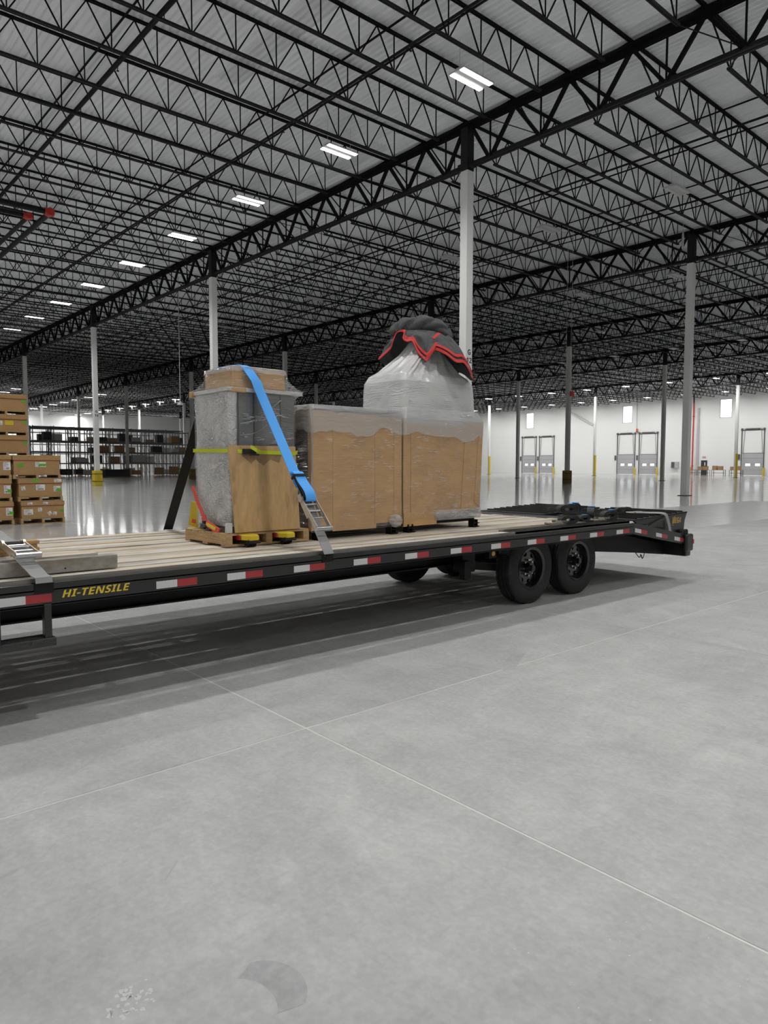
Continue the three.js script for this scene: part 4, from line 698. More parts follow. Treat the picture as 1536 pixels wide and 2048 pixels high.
// ---------------------------------------------------------------- load 3: tall wrapped machine under a moving blanket
{
  const x0 = 4.885, x1 = 6.045, z1 = -5.26, z0 = -6.0, y0 = 0.945, t = thing('wrapped_machine', 'tall load with cardboard skirt and white film-wrapped shoulders under the blanket', 'wrapped load', [5.46, DK, -5.63]);
  part(t, 'core', box(x0 + 0.06, x1 - 0.08, y0 + 0.02, 2.36, z0 + 0.07, z1 - 0.07), M.boardGrey);
  const sect = (e) => [{ y: 1.95, x0: x0 + 0.02 - e, x1: x1 - 0.02 + e, z0: z0 + 0.02 - e, z1: z1 - 0.02 + e, r: 0.05 }, { y: 2.42, x0: x0 + 0.03 - e, x1: x1 - 0.05 + e, z0: z0 + 0.03 - e, z1: z1 - 0.03 + e, r: 0.07 }, { y: 2.50, x0: x0 + 0.06 - e, x1: x1 - 0.09 + e, z0: z0 + 0.06 - e, z1: z1 - 0.06 + e, r: 0.08 }, { y: 2.56, x0: x0 + 0.15 - e, x1: x1 - 0.17 + e, z0: z0 + 0.12 - e, z1: z1 - 0.11 + e, r: 0.09 }, { y: 2.74, x0: x0 + 0.36, x1: x1 - 0.30, z0: z0 + 0.20, z1: z1 - 0.20, r: 0.10 }, { y: 2.98, x0: x0 + 0.56, x1: x1 - 0.44, z0: z0 + 0.30, z1: z1 - 0.30, r: 0.06 }];
  const fold = (u, v, y, x, z) => (y > 2.45 ? Math.min(1, (y - 2.45) / 0.12) * (0.008 * Math.sin(u * 250) * (0.4 + 0.6 * fbm(u, v, 9, 2, 2, 640)) + 0.012 * Math.sin(u * 97 + 2)) : 0) + 0.007 * fbm(u * 2, y * 0.4, 10, 14, 3, 600);
  part(t, 'white_wrap', wrapped(sect(0), 260, 80, fold), M.foam, 'white wrapped shoulders');
  part(t, 'front_sheet', metric(box(x0, x0 + 0.22, y0 - 0.025, 1.98, z1 - 0.014, z1 - 0.006)), M.card); part(t, 'front_sheet', metric(box(x0 + 0.10, x0 + 0.92, y0 + 0.09, 1.97, z1 - 0.006, z1 + 0.002), 0.5), M.card); part(t, 'front_sheet', metric(plate([[x0 + 0.85, y0 + 0.11], [x1 - 0.02, y0 + 0.12], [x1 + 0.02, 2.04], [x0 + 0.92, 2.02]], z1 + 0.002, z1 + 0.010), 0.9), M.card);
  part(t, 'edge_strip', metric(plate([[x1 - 0.10, y0 + 0.2], [x1 - 0.01, y0 + 0.14], [x1 + 0.04, 1.99], [x1 - 0.02, 2.0]], z1 + 0.01, z1 + 0.016), 0.3), M.card); part(t, 'bottom_flap', metric(box(x0, x0 + 0.48, y0 - 0.02, y0 + 0.12, z1 - 0.01, z1 + 0.004), 0.7), M.card);
  part(t, 'left_sheet', metric(box(x0 - 0.012, x0, y0 + 0.03, 1.96, z0 + 0.03, z1 - 0.02)), M.card); part(t, 'right_sheet', metric(box(x1, x1 + 0.012, y0 + 0.06, 1.99, z0 + 0.03, z1 - 0.01)), M.card);
  part(t, 'corner_strip', metric(box(x0 - 0.012, x0 + 0.05, y0 + 0.25, 1.99, z1 - 0.01, z1 + 0.006), 0.1), M.card);
  const wob = (u, v, y, x, z) => 0.005 * fbm(u * 2, y * 0.4, 14, 20, 3, 610) + 0.002 * fbm(u, y, 30, 60, 2, 620);
  part(t, 'stretch_film', wrapped([{ y: y0 + 0.06, x0: x0 - 0.018, x1: x1 + 0.014, z0: z0 - 0.01, z1: z1 + 0.020, r: 0.03 }, { y: 1.5, x0: x0 - 0.02, x1: x1 + 0.028, z0: z0 - 0.012, z1: z1 + 0.024, r: 0.035 }, { y: 2.02, x0: x0 - 0.018, x1: x1 + 0.05, z0: z0 - 0.012, z1: z1 + 0.024, r: 0.035 }, { y: 2.12, x0: x0 + 0.005, x1: x1 + 0.0, z0: z0 + 0.01, z1: z1 - 0.004, r: 0.05 }], 190, 80, wob, false), M.film, 'clear stretch film');
  part(t, 'film_band', wrapped([{ y: 1.86, x0: x0 - 0.02, x1: x1 + 0.05, z0: z0 - 0.014, z1: z1 + 0.028, r: 0.035 }, { y: 2.03, x0: x0 - 0.02, x1: x1 + 0.054, z0: z0 - 0.014, z1: z1 + 0.028, r: 0.035 }, { y: 2.14, x0: x0 + 0.007, x1: x1 + 0.002, z0: z0 + 0.012, z1: z1 - 0.002, r: 0.05 }], 190, 30, wob, false, (u) => 0.08 * fbm(u, 0.6, 14, 4, 3, 550)), M.filmThick, 'hazy doubled band of film');
  part(t, 'film_skirt', wrapped([{ y: y0 + 0.02, x0: x0 + 0.46, x1: x1 + 0.02, z0: z0 - 0.01, z1: z1 + 0.022, r: 0.03 }, { y: y0 + 0.06, x0: x0 + 0.44, x1: x1 + 0.026, z0: z0 - 0.012, z1: z1 + 0.028, r: 0.03 }, { y: y0 + 0.13, x0: x0 + 0.44, x1: x1 + 0.022, z0: z0 - 0.012, z1: z1 + 0.024, r: 0.03 }], 170, 16, (u, v, y) => 0.006 * fbm(u, y, 30, 40, 3, 630), false), M.filmThick, 'gathered film along the bottom');
  part(t, 'film_glints', merge([glintSlivers(x0 + 0.05, x1 + 0.02, y0 + 0.08, 1.98, z1 + 0.026, 44), glintSlivers(x0 + 0.5, x1, y0 + 0.03, y0 + 0.12, z1 + 0.028, 14), glintSlivers(x0 + 0.05, x1 - 0.08, 2.05, 2.42, z1 - 0.014, 26)]), M.creaseGlint).userData.kind = 'stuff';  // glints of the film and shoulders, shaped as thin slivers
  for (const x of [x0 + 0.10, x1 - 0.06]) for (const z of [z1 - 0.01, z0 + 0.08]) foot(t, x, z);
  part(t, 'skid_beam', merge([box(x0 + 0.02, x1 - 0.02, DK + 0.07, y0 + 0.03, z1 - 0.10, z1 - 0.05), box(x0 + 0.02, x1 - 0.02, DK + 0.07, y0 + 0.03, z0 + 0.05, z0 + 0.10)]), M.chassis);
}
{
  // blanket: R = towards the right of the photograph along the ground, F = towards the viewer
  const c = V(5.57, 0, -5.64), R = V(0.751, 0, 0.66), F = V(-0.66, 0, 0.751), P = (r, y, f) => c.clone().addScaledVector(R, r).addScaledVector(F, f).setY(y);
  const t = thing('moving_blanket', 'dark grey quilted moving blanket with red binding, bundled on top of the tall load', 'blanket', [5.57, 2.5, -5.64]);
  const key = [[-180, 0.20, 2.660, -0.260], [-140, -0.10, 2.660, -0.300], [-100, -0.40, 2.680, -0.140], [-70, -0.52, 2.705, 0.020], [-58, -0.46, 2.755, 0.100], [-48, -0.385, 2.820, 0.160], [-42, -0.365, 2.880, 0.225], [-36, -0.335, 2.950, 0.225], [-30, -0.30, 2.985, 0.225], [-26, -0.245, 2.980, 0.225], [-22, -0.255, 2.910, 0.255], [-16, -0.22, 2.875, 0.285], [-8, -0.16, 2.870, 0.305], [0, -0.11, 2.755, 0.345], [10, -0.03, 2.660, 0.390], [14, -0.01, 2.655, 0.390], [20, 0.04, 2.735, 0.375], [26, 0.08, 2.770, 0.355], [36, 0.18, 2.730, 0.355], [46, 0.27, 2.655, 0.365], [52, 0.31, 2.640, 0.365], [60, 0.37, 2.635, 0.345], [74, 0.47, 2.515, 0.255], [90, 0.50, 2.485, 0.075], [130, 0.42, 2.600, -0.200], [180, 0.20, 2.660, -0.260]];
  const hem = (a) => { let k = 0; while (k < key.length - 2 && a > key[k + 1][0]) k++; const A = key[Math.max(0, k - 1)], B = key[k], C = key[k + 1], D = key[Math.min(key.length - 1, k + 2)], s = (a - B[0]) / (C[0] - B[0]), w = C[0] - B[0]; return [1, 2, 3].map((q) => { const m0 = (C[q] - A[q]) / Math.max(1, C[0] - A[0]) * w, m1 = (D[q] - B[q]) / Math.max(1, D[0] - B[0]) * w; return (2 * s ** 3 - 3 * s * s + 1) * B[q] + (s ** 3 - 2 * s * s + s) * m0 + (3 * s * s - 2 * s ** 3) * C[q] + (s ** 3 - s * s) * m1; }); };
  const ridge = (a) => { const r = a * Math.PI / 180; return [-0.045 + 0.25 * Math.sin(r), 3.04 - 0.03 * Math.abs(Math.sin(r)), 0.06 * Math.cos(r)]; };
  const skin = (inset) => (u, v) => {
    const a = -180 + 360 * u, h = hem(a), g = ridge(a), s = v, w = (1 - inset) * (s * (0.012 * Math.sin(u * 60) + 0.010 * Math.sin(u * 103 + 1)) + Math.sin(Math.PI * Math.min(1, s * 0.93)) * (0.065 * fbm(u, s * 0.12, 18, 18, 3, 700) + 0.018 * Math.pow(Math.abs(Math.sin(u * 44 + s * 2.2)), 0.5) - 0.012)), sg = h[2] > 0 ? 1 : -1, b = 0.035 * Math.sin(Math.PI * s);
    return P(g[0] + (h[0] - g[0]) * s + b * Math.sin(a * Math.PI / 180), g[1] + (h[1] - g[1]) * Math.pow(s, 1.35) - inset * 0.018, g[2] + (h[2] - g[2]) * s + w * sg + (b - inset * 0.015) * sg * Math.abs(Math.cos(a * Math.PI / 180)));
  };
  const drape = part(t, 'drape', grid(260, 26, skin(0)), M.blanket);
  part(t, 'lining', grid(200, 16, (u, v) => { const p = skin(1)(u, v * 0.98); return p; }), M.blanket);
  // rolled top, with creases
  const rollPath = [P(-0.33, 2.955, 0.08), P(-0.325, 3.01, 0.07), P(-0.27, 3.055, 0.06), P(-0.15, 3.08, 0.05), P(-0.02, 3.10, 0.05), P(0.08, 3.085, 0.06), P(0.16, 3.045, 0.07), P(0.215, 2.98, 0.08), P(0.235, 2.90, 0.09)];
  const rc = new THREE.CatmullRomCurve3(rollPath), frames = rc.computeFrenetFrames(160, false);
  part(t, 'rolled_top', grid(160, 28, (u, v) => {
    const i = Math.round(u * 160), p = rc.getPoint(u), a = v * Math.PI * 2, end = Math.min(1, Math.min(u, 1 - u) * 14), creaseGlint = Math.pow(Math.abs(Math.sin(u * 15 + 0.9 * Math.sin(a * 2 + 1) + 0.5 * a)), 0.3);
    const r = (0.066 + 0.014 * Math.sin(u * 5)) * (0.62 + 0.40 * creaseGlint) * (0.35 + 0.65 * Math.sqrt(end)) + 0.004 * Math.sin(a * 5 + u * 30); return p.addScaledVector(frames.normals[i], Math.cos(a) * r).addScaledVector(frames.binormals[i], Math.sin(a) * r * 1.25);
  }), M.blanket);
  const along = (a0, a1, n, drop, out) => { const p = [], s = []; for (let k = 0; k <= n; k++) { const a = a0 + (a1 - a0) * k / n, u = (a + 180) / 360, q = skin(0)(u, drop), q2 = skin(0)(u, drop - 0.06); const nrm = F.clone().multiplyScalar(out).addScaledVector(R, Math.sin(a * Math.PI / 180) * out); p.push(q.clone().add(nrm)); s.push(q.clone().sub(q2).normalize()); } return [p, s]; };
  for (const [a0, a1, d, o] of [[-66, 86, 0.985, 0.012], [-30, 84, 0.86, 0.016]]) { const [p, s] = along(a0, a1, 150, d, o); part(drape, 'red_binding', ribbon(p, s, 0.034, 0.010), M.binding, 'red stitched binding'); }
  part(drape, 'red_binding', ribbon([P(-0.02, 2.67, 0.435), P(0.045, 2.76, 0.435), P(0.085, 2.84, 0.40)], V(0.751, 0.2, 0.66), 0.035, 0.008), M.binding, 'red stitched binding'); part(drape, 'red_binding', ribbon([P(0.055, 2.89, 0.345), P(0.09, 2.925, 0.315), P(0.125, 2.96, 0.27)], V(0.751, -0.5, 0.66), 0.032, 0.008), M.binding);
}

// ---------------------------------------------------------------- strap, beam and lumber on the deck by the step
{
  const t = thing('steel_beam', 'galvanised steel box beam with brown stains lying along the deck edge', 'beam', [1.0, DK, -4.72]);
  part(t, 'beam_body', metric(box(-0.2, 1.755, DK + 0.004, DK + 0.092, -4.775, -4.705, 0.004)), M.galv); part(t, 'bolt_hole', rod(V(1.42, DK + 0.03, -4.7055), V(1.42, DK + 0.03, -4.7035), 0.006, 10), M.ink);
}
{
  const t = thing('plywood_offcut', 'thin pale plywood offcut lying behind the steel beam', 'plywood', [1.0, DK, -5.0]);
  part(t, 'panel', metric(plate([[-0.2, 4.80], [1.66, 4.80], [1.60, 5.02], [-0.2, 5.30]], 0, 0.016, 0.001).rotateX(-Math.PI / 2).translate(0, DK + 0.086, 0)), M.plank[2]);
  part(t, 'support_strip', metric(box(-0.2, 1.5, DK + 0.003, DK + 0.0855, -4.92, -4.84)), M.palletDark);
}
for (let k = 0; k < 4; k++) { const t = thing('lumber_board', 'short brown board stacked on the plywood offcut under the grey strap', 'board', [0.9, DK + 0.08, -5.0], 'brown boards under the grey strap'); part(t, 'board', metric(box(-0.2, 1.335 + (k % 2) * 0.012, DK + 0.104 + k * 0.0225, DK + 0.125 + k * 0.0225, -5.10, -4.99 + (k % 2) * 0.006, 0.002), k * 0.3), M.carton); }
{
  const t = thing('ratchet_strap', 'grey ratchet strap clamping the steel beam and brown boards', 'ratchet strap', [1.1, DK, -4.6]), W = V(1, 0, -0.02).normalize();
  const top = V(1.135, 1.05, -4.86), edge = V(1.225, 0.872, -4.485), at = (f) => top.clone().lerp(edge, f), L = edge.clone().sub(top).normalize(); let N = L.clone().cross(W).normalize(); if (N.y < 0) N.negate();
  ratchet(t, at(0.30).addScaledVector(N, 0.012), L, W, N, 0.22, 0.11, 0.2);
  part(t, 'lower_webbing', ribbon([at(0.35).addScaledVector(N, 0.004), at(0.8), V(1.218, 0.886, -4.53), V(1.228, 0.878, -4.486), V(1.23, 0.845, -4.478)], W, 0.095, 0.006), M.webGrey);
  part(t, 'upper_webbing', ribbon([at(0.02).addScaledVector(N, 0.02), V(1.11, 1.085, -4.95), V(1.09, 1.12, -5.06), V(1.06, 1.11, -5.16), V(1.04, 1.05, -5.24), V(1.04, 0.90, -5.6), V(1.05, 0.872, -7.0)], W, 0.1, 0.005, 40), M.webGrey);
  part(t, 'rolled_tail', ribbon([V(1.05, 1.12, -4.98), V(1.03, 1.14, -5.02), V(1.0, 1.12, -5.06), V(1.01, 1.09, -5.02), V(1.04, 1.095, -4.97)], V(1, 0, 0.2), 0.1, 0.006, 40), M.webDark);
  flatHook(t, 1.23, ZN);
}

// ---------------------------------------------------------------- rolled straps at the tail of the deck
function rolled(label, x, y, z, yaw, r, flat, width, tail, band) {
  r *= 1.22; const t = thing('rolled_strap', label, 'rolled strap', [x, y, z]); const pts = [], n = 150, turns = 4.2;
  for (let k = 0; k <= n; k++) { const s = k / n, a = s * turns * Math.PI * 2, q = r * (0.28 + 0.72 * s); pts.push(V(Math.cos(a) * q * flat + (Math.cos(a) > 0 ? 1 : -1) * 0.02, Math.sin(a) * q + r, 0)); }
  const g = ribbon(pts, V(0, 0, 1), width, 0.006); g.rotateY(yaw).translate(x, y, z); part(t, 'webbing', g, M.webDark);
  const h = ribbon([[-0.4, 1], [0, 1.06], [0.4, 1.0]].map(([a, b]) => V(a * r * 0.8 + r * flat * 0.45, r + b * r * 1.02, 0)), V(0, 0, 1), width * 0.98, 0.003); h.rotateY(yaw).translate(x, y, z); if (band) part(t, 'blue_face', h, M.blue, 'bright blue outer turn');
  if (tail) { const tg = merge([box(-0.26, -0.06, 0.0, 0.02, -0.035, 0.035, 0.004), rod(V(-0.28, 0.012, -0.05), V(-0.28, 0.012, 0.05), 0.014, 8), box(-0.2, -0.02, 0.02, 0.045, -0.04, -0.03), box(-0.2, -0.02, 0.02, 0.045, 0.03, 0.04)]).rotateY(yaw).translate(x, y, z); part(t, 'ratchet', tg, M.zinc, 'worn steel ratchet'); }
  return t;
}
const VY = -0.35;
rolled('flattened roll of grey and blue strap topping the strap pile on the tail', 7.05, DK + 0.125, -4.78, VY, 0.048, 2.0, 0.09, false, true);
rolled('dark roll of strap with a worn ratchet, bottom of the strap pile', 7.02, DK + 0.012, -4.74, VY, 0.044, 2.0, 0.09, true, false);
rolled('upright fat roll of blue-faced strap behind the strap pile', 7.42, DK + 0.05, -4.95, VY + 0.3, 0.075, 1.15, 0.09, false, true);
rolled('small coil of strap lying flat between the two larger rolls', 7.42, DK + 0.012, -4.80, VY + 0.2, 0.034, 1.6, 0.08, false, true);
rolled('slanting blue-banded roll of strap near the dovetail', 7.78, DK + 0.04, -4.92, 0.5, 0.055, 1.7, 0.085, false, true);
rolled('low blue-banded roll of strap at the end of the tread plate', 7.86, DK + 0.012, -4.72, -0.25, 0.052, 1.7, 0.085, true, true);
rolled('black bow-shaped folded strap on the near ramp', 8.72, DK + 0.045, -5.02, -0.6, 0.036, 2.4, 0.09, false, false);
{
  const t = thing('loose_strap', 'grey strap end draped over the side of the near ramp', 'strap', [8.9, 0.7, -4.5]);
  part(t, 'webbing', ribbon([V(8.78, 0.925, -4.86), V(8.82, 0.925, -4.70), V(8.87, 0.925, -4.56), V(8.90, 0.91, -4.515), V(8.97, 0.80, -4.505), V(9.02, 0.67, -4.50), V(9.04, 0.64, -4.50)], V(1, 0.35, 0.1), 0.055, 0.005, 40), M.webGrey);
  part(t, 'ratchet', merge([box(8.72, 8.95, 0.905, 0.93, -4.95, -4.86, 0.006), rod(V(8.7, 0.92, -4.96), V(8.7, 0.92, -4.85), 0.014, 8)]), M.zinc, 'worn steel ratchet');
}

// ---------------------------------------------------------------- cartons on pallets
const shipLabel = (seedN) => { const c = document.createElement('canvas'); c.width = 128; c.height = 96; const g = c.getContext('2d'); g.fillStyle = '#e9e9e6'; g.fillRect(0, 0, 128, 96); g.fillStyle = '#3a3a3a'; let s = seedN * 77 + 5; const q = () => (s = (s * 1103515245 + 12345) % 2147483648) / 2147483648; for (let k = 0; k < 6; k++) { g.fillRect(8, 8 + k * 9, 30 + q() * 60, 3); } for (let x = 10; x < 110; x += 3) if (q() > 0.4) g.fillRect(x, 66, 1 + q() * 2, 22); const t = new THREE.CanvasTexture(c); t.colorSpace = THREE.SRGBColorSpace; return std({ map: t, roughness: 0.6 }); };
const labelMats = [1, 2, 3].map(shipLabel);
function carton(x0, x1, y0, y1, z0, z1, label, group, tags, lidH = 0.12) {
  const t = thing('cardboard_carton', label, 'carton', [(x0 + x1) / 2, y0, (z0 + z1) / 2], group);
  const bodyBox = part(t, 'box_body', metric(box(x0 + 0.015, x1 - 0.015, y0, y1 - 0.02, z0 + 0.015, z1 - 0.015, 0.008), x0), M.carton); part(t, 'lid', metric(box(x0, x1, y1 - lidH, y1, z0, z1, 0.012), y0), M.carton, 'telescoping lid');
  part(bodyBox, 'strap_band', box(x0 + 0.012, x1 - 0.012, y1 - lidH - 0.022, y1 - lidH - 0.008, z1 - 0.0145, z1 - 0.0135), M.tapeRed);
  for (const [kind, fx, fy, w, h, rz] of tags) { const zz = fy > (y1 - lidH - y0) ? z1 : z1 - 0.015, g = plain(new THREE.BoxGeometry(w, h, 0.002)).rotateZ(rz || 0).translate(x0 + fx, y0 + fy, zz + 0.0015 + (kind === 'green' ? 0.002 : 0)); part(bodyBox, kind === 'green' ? 'green_sticker' : kind === 'yellow' ? 'yellow_sticker' : 'shipping_label', g, kind === 'green' ? M.green : kind === 'yellow' ? M.yellow : labelMats[Math.floor(fx * 10) % 3], kind + ' sticker'); }
  return t;
}
{
  const pg = 'pallets in the carton stacks';
  const lev = [[0, 0.15, 0.60], [0.60, 0.72, 1.185], [1.185, 1.30, 1.80]], zf = -19.9, zb = -20.95;
  const xr = [[4.95, 6.04], [4.90, 6.0], [4.80, 5.96]], tr = [
    [['white', 0.18, 0.17, 0.22, 0.14], ['white', 0.46, 0.22, 0.10, 0.1], ['white', 0.70, 0.12, 0.09, 0.09, 0.6], ['white', 0.83, 0.11, 0.09, 0.09, -0.15], ['green', 1.0, 0.19, 0.11, 0.06], ['white', 0.22, 0.39, 0.12, 0.06], ['white', 0.6, 0.39, 0.12, 0.06, -0.1]],
    [['white', 0.12, 0.22, 0.1, 0.1, 0.15], ['white', 0.54, 0.24, 0.22, 0.15], ['white', 0.95, 0.20, 0.17, 0.14], ['green', 1.0, 0.17, 0.11, 0.08], ['green', 0.42, 0.42, 0.16, 0.07], ['white', 0.97, 0.41, 0.18, 0.08]],
    [['green', 0.17, 0.24, 0.17, 0.07], ['white', 0.66, 0.26, 0.26, 0.13], ['green', 0.70, 0.25, 0.18, 0.06]]];
  const where = ['bottom', 'middle', 'top'];
  lev.forEach(([a, b, c], k) => {
    pallet(xr[k][0], xr[k][1], zb, zf, a + 0.001, b - a - 0.002, `wooden pallet under the ${where[k]} carton of the front stack beside the column`, M.pallet);
    carton(xr[k][0] + 0.01, xr[k][1], b, c, zb, zf, `${where[k]} carton with white labels and green stickers in the front stack`, undefined, tr[k], k === 2 ? 0.13 : 0.12);
    const x0 = 3.64 + (2 - k) * 0.03, x1 = 4.77 + (k === 0 ? 0.03 : 0); pallet(x0, x1, zb - 0.05, zf - 0.02, a + 0.001, b - a - 0.002, `wooden pallet under the ${where[k]} carton of the half-hidden stack`, M.pallet);
    carton(x0 + 0.01, x1, b, c, zb - 0.05, zf - 0.02, `${where[k]} carton of the half-hidden stack next to the front stack`, undefined, k < 2 ? [['white', 0.98, 0.2, 0.15, 0.2], ['green', 1.03, 0.16, 0.1, 0.08]] : [['white', 1.02, 0.22, 0.17, 0.2]]);
  });
  const zr = -22.5, nth = ['lowest', 'second', 'third', 'fourth', 'fifth', 'topmost'];
  for (let k = 0; k < 6; k++) {
    const a = 0.001 + k * 0.5975, x0 = 4.74, x1 = 5.865;
    pallet(x0, x1, zr - 1.05, zr, a, 0.118, `wooden pallet under the ${nth[k]} carton of the tall rear stack`, M.pallet);
    carton(x0 + 0.005, x1, a + 0.12, a + 0.594, zr - 1.05, zr, `${nth[k]} carton of the tall rear stack of six`, undefined, k > 2 ? [['green', 1.03, 0.29, 0.11, 0.08], ...(k === 4 ? [['yellow', 0.63, 0.25, 0.22, 0.13], ['white', 0.4, 0.24, 0.1, 0.12]] : [])] : []);
  }
}

// ---------------------------------------------------------------- racking
{
  let nth = 0; const rack = (x0, x1, z, bays, H, label) => {
    const t = thing('pallet_rack', label, 'pallet rack', [x0, 0, z]), bw = (x1 - x0) / bays, d = 1.1;
    for (let k = 0; k <= bays; k++) { const x = x0 + k * bw, bars = []; for (let q = 0; q < 6; q++) { const y = 0.2 + q * (H - 0.4) / 6; bars.push(bar(V(x, y, z), V(x, y + (H - 0.4) / 6, z - d), 0.035)); } part(t, 'upright_frame', merge([box(x - 0.05, x + 0.05, 0, H, z - 0.05, z + 0.05), box(x - 0.05, x + 0.05, 0, H, z - d - 0.05, z - d + 0.05), ...bars]), M.rackBlue); }
    for (const y of [1.75, 3.3, 4.75, H - 0.15]) for (let k = 0; k < bays; k++) for (const zz of [z + 0.04, z - d - 0.04]) part(t, 'beam', box(x0 + k * bw + 0.05, x0 + (k + 1) * bw - 0.05, y - 0.08, y + 0.06, zz - 0.03, zz + 0.03), M.rackBlue);
    return [bw, t, d];
  };
  const names = ['grey steel pallet rack holding cartons, first row beyond the columns', 'grey steel pallet rack, second row back to back with the first', 'grey steel pallet rack, third row across the aisle', 'grey steel pallet rack, last row before the end wall'];
  for (const [x0, x1, z, b] of [[26.6, 47.5, -100, 8], [26.6, 47.5, -101.6, 8], [27.5, 51, -105.4, 9], [27.5, 51, -118, 9]]) {
    const [bw] = rack(x0, x1, z, b, 6.75, names[nth]);
    if (nth === 0 || nth === 2) for (let k = 0; k < b; k++) for (const y of [0.14, 1.81, 3.36, 4.81]) {
      if (rnd() > 0.56 + (y > 4 ? 0.3 : 0)) continue; const w = rnd(0.9, 1.9), h = rnd(0.5, 1.15), x = x0 + k * bw + 0.2 + rnd(bw - w - 0.4), kind = rnd();
      const t = thing('stored_carton', kind < 0.35 ? 'tan carton stored on the distant pallet racking' : kind < 0.7 ? 'dark wrapped goods stored on the distant pallet racking' : 'pale wrapped goods stored on the distant pallet racking', 'carton', [x + w / 2, y, z - 0.55], kind < 0.35 ? 'tan cartons on the racks' : kind < 0.7 ? 'dark goods on the racks' : 'pale goods on the racks');
      part(t, 'carton_body', metric(box(x, x + w, y + 0.1, y + 0.1 + h, z - 1.0, z - 0.08, 0.02)), kind < 0.35 ? M.carton : kind < 0.7 ? M.boardDark : M.tapeWhite); part(t, 'carton_pallet', box(x - 0.03, x + w + 0.03, y, y + 0.1, z - 1.05, z - 0.05), M.palletDark);
    }
    nth++;
  }
  const rail = (x, z, len) => { const t = thing('guard_rail', 'yellow steel guard rail at the end of the racking', 'guard rail', [x, 0, z]); for (let k = 0; k <= 4; k++) part(t, 'rail_post', box(x + k * len / 4 - 0.07, x + k * len / 4 + 0.07, 0, 1.1, z - 0.07, z + 0.07), M.yellow); for (const y of [0.45, 0.9]) part(t, 'rail_beam', box(x, x + len, y - 0.15, y + 0.15, z + 0.07, z + 0.12), M.yellow); };
  rail(48.6, -104, 10);
  const g = thing('pallet_of_goods', 'low dark wrapped pallet of goods on the floor near the racking', 'pallet load', [33, 0, -88]); part(g, 'goods', box(31.4, 34.4, 0.12, 1.0, -88.8, -87.4, 0.04), M.boardDark); part(g, 'goods_pallet', box(31.4, 34.4, 0, 0.12, -88.8, -87.4), M.palletDark);
}

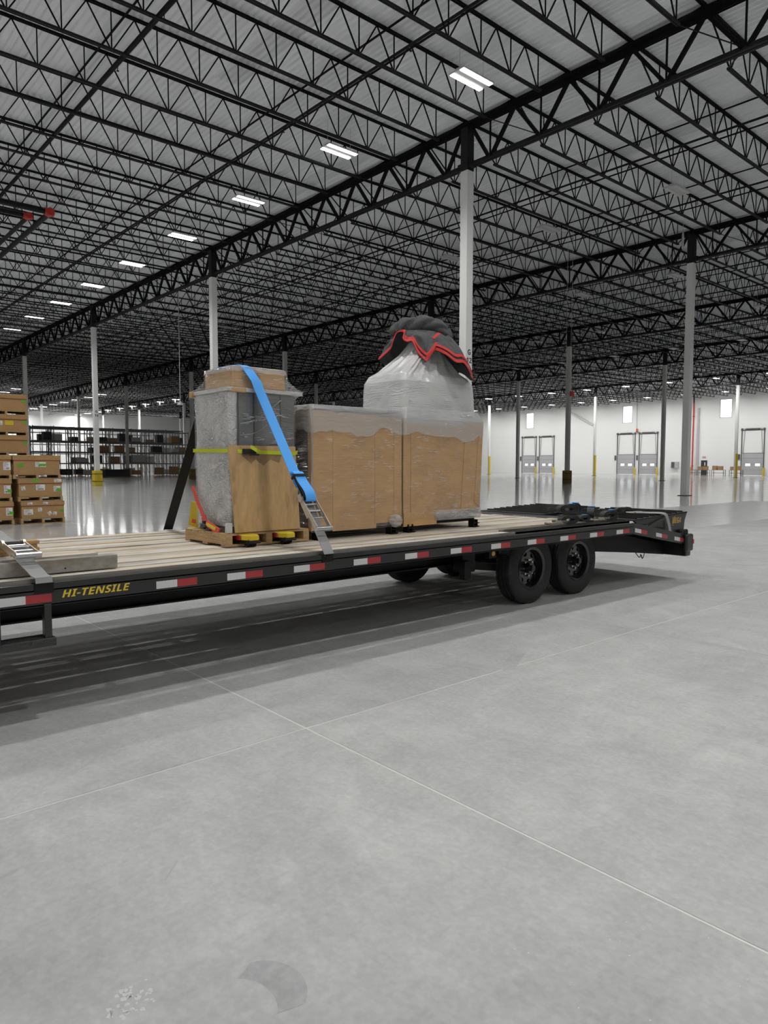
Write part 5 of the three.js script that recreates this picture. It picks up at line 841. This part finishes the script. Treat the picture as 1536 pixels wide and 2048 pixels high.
// ---------------------------------------------------------------- dock wall fittings
{
  for (const [z, n] of [[-54.35, 'taller'], [-53.75, 'shorter']]) {
    const t = thing('sprinkler_riser', n === 'taller' ? 'red fire sprinkler riser with yellow valve against the white wall' : 'red fire sprinkler riser next to the dark exit door', 'riser pipe', [114.5, 0, z]);
    part(t, 'pipe', rod(V(114.5, 0.9, z), V(114.5, 11.8, z), 0.10, 12), M.red); part(t, 'pipe_head', rod(V(114.5, 11.8, z), V(114.5, 13.3, z), 0.09, 12), M.pipe);
    for (const y of [0.9, 1.5, 9.6]) part(t, 'flange', rod(V(114.5, y - 0.05, z), V(114.5, y + 0.05, z), 0.19, 14), M.red);
    if (n === 'taller') { part(t, 'valve', merge([rod(V(114.5, 0.02, z + 0.2), V(114.5, 0.95, z + 0.2), 0.13, 12), box(114.3, 114.7, 0.9, 1.35, z - 0.2, z + 0.38, 0.08)]), M.yellow, 'yellow valve body');  }
    else part(t, 'drain', rod(V(114.5, 0.02, z), V(114.5, 0.9, z), 0.06, 10), M.red);
  }
  const ex = thing('exit_sign', 'small red exit sign above the dark exit door', 'sign', [114.95, 2.8, -52]); part(ex, 'sign_body', box(114.9, 114.99, 2.85, 3.12, -52.3, -51.75, 0.01), M.tapeWhite); const tx = lettering('EXIT', 0.17, 0.004); tx.rotateY(-Math.PI / 2).translate(114.897, 2.9, -52.26); part(ex, 'sign_text', tx, M.exitRed, 'red letters');
  const db = thing('downpipe', 'pale vertical duct running up the dock wall', 'duct', [114.9, 0, -53]); part(db, 'duct', box(114.75, 114.99, 0.02, 10.9, -53.15, -52.9, 0.02), M.door);
  const br = thing('wall_brace', 'long pale diagonal brace across the dock wall', 'brace', [114.7, 10, -74]); part(br, 'brace', bar(V(114.7, 11.6, -77.5), V(114.7, 9.0, -72.4), 0.28, 0.28), M.white);
  const pb = thing('electrical_panel', 'grey electrical cabinet on the dock wall', 'cabinet', [114.8, 1, -57]); part(pb, 'cabinet_box', box(114.6, 114.99, 1.15, 2.2, -57.4, -56.2, 0.03), M.door); part(pb, 'cabinet_door', box(114.58, 114.6, 1.2, 2.15, -57.35, -56.8), M.track);
  const beacon = thing('dock_beacon', 'small red beacon between the twin dock doors', 'beacon', [114.7, 7.5, -63.8]); part(beacon, 'beacon_lens', rod(V(114.75, 7.5, -63.8), V(114.75, 7.95, -63.8), 0.16, 12), M.strobe); part(beacon, 'beacon_base', box(114.65, 114.98, 7.36, 7.5, -63.95, -63.65), M.track); part(beacon, 'conduit', rod(V(114.9, 7.6, -63.95), V(114.9, 13.3, -63.95), 0.04, 8), M.door);
  let k = 0; for (const [z0, z1, x] of [[-53.0, -51.2, 110.6], [-51.0, -49.2, 110.6], [-48.9, -47.0, 111.0], [-46.2, -44.4, 111]]) {
    const t = thing('work_table', ['black-legged work table in front of the exit door', 'black-legged work table stacked with tan cartons', 'black-legged work table behind the yellow-guarded column', 'black-legged work table in front of the dock door'][k], 'table', [x, 0, (z0 + z1) / 2]);
    part(t, 'table_top', box(x - 0.4, x + 0.4, 0.86, 0.91, z0, z1), M.rackBlue); for (const z of [z0 + 0.05, z1 - 0.05]) for (const xx of [x - 0.35, x + 0.35]) part(t, 'leg', box(xx - 0.03, xx + 0.03, 0, 0.86, z - 0.03, z + 0.03), M.plastic); part(t, 'stretcher', box(x - 0.03, x + 0.03, 0.4, 0.46, z0 + 0.05, z1 - 0.05), M.plastic);
    if (k > 0) for (let q = 0; q < 2; q++) { const h = rnd(0.35, 0.62), z = z0 + 0.1 + q * 0.85; const c = thing('table_carton', 'tan carton standing on a work table by the dock wall', 'carton', [x, 0.91, z + 0.3], 'cartons on the work tables'); part(c, 'carton_body', metric(box(x - 0.3, x + 0.3, 0.911, 0.911 + h, z, z + 0.62, 0.01)), M.carton); part(c, 'carton_flap', box(x - 0.31, x + 0.31, 0.911 + h, 0.925 + h, z, z + 0.62), M.plastic); }
    k++;
  }
}

// ---------------------------------------------------------------- hung and fixed small things under the roof
{
  const z = colZ(1) + 0.2, st = thing('horn_strobe', 'orange-red alarm beacon fixed to a far column', 'beacon', [ROWX[4], 7.7, z]); part(st, 'beacon_box', box(ROWX[4] - 0.12, ROWX[4] + 0.36, 7.5, 7.95, z - 0.02, z + 0.14, 0.05), M.strobe); part(st, 'beacon_arm', box(ROWX[4] - 0.8, ROWX[4] - 0.1, 7.68, 7.76, z - 0.02, z + 0.05), M.lampBody);
  const pd = thing('pendant_sensor', 'small white pendant on a long thin rod', 'pendant', [20.3, 5, -43]); part(pd, 'pendant_rod', rod(V(20.3, 5.6, -43), V(20.3, 13.52, -43), 0.025, 8), M.lampBody); part(pd, 'pendant_cap', plain(new THREE.CylinderGeometry(0.06, 0.22, 0.22, 18)).translate(20.3, 5.52, -43), M.lampBody);
  const cb = thing('drop_cables', 'pair of thin grey cables dropping from the roof past a far column', 'cables', [29.2, 6, -20]); for (const d of [0, 0.28]) part(cb, 'cable', rod(V(29.2 + d, 5.2 + d, -20 + d * 0.3), V(29.2 + d, 13.52, -20 + d * 0.3), 0.008, 6), M.lampBody);
  const cl = thing('hanging_coil', 'small pale ring of cable hung beside a column head', 'cable coil', [34.3, 12.4, -17.13]); part(cl, 'coil', plain(new THREE.TorusGeometry(0.34, 0.045, 10, 32)).rotateY(0.5).translate(34.3, 12.55, -16.9), M.lampBody); part(cl, 'coil_hook', rod(V(34.3, 12.9, -16.9), V(34.3, 13.45, -16.9), 0.012, 6), M.lampBody);
  // two sprinkler mains that turn from x to z with red couplings
  [[9.55, -32.3, 0.11, 'larger'], [9.0, -33.4, 0.09, 'smaller']].forEach(([x, zz, r, n]) => { const t = thing('sprinkler_main', `${n} of two dark sprinkler mains turning a corner with a red coupling`, 'pipe', [x, 12.2, zz]); part(t, 'pipe', rod(V(1.5, 12.2, zz), V(x, 12.2, zz), r, 14), M.pipe); part(t, 'pipe', rod(V(x, 12.2, zz), V(x, 12.2, zz - 24), r, 14), M.pipe); part(t, 'coupling', merge([rod(V(x - 0.02, 12.2, zz + 0.16), V(x + 0.0, 12.2, zz - 0.2), r * 1.45, 16), rod(V(x - 0.22, 12.2, zz), V(x + 0.14, 12.2, zz), r * 1.45, 16)]), M.red, 'red elbow coupling'); for (const q of [3, 6]) part(t, 'pipe_hanger', rod(V(q, 12.2, zz), V(q, 13.45, zz), 0.012, 6), M.lampBody); });
}

renderer.render(scene, camera);
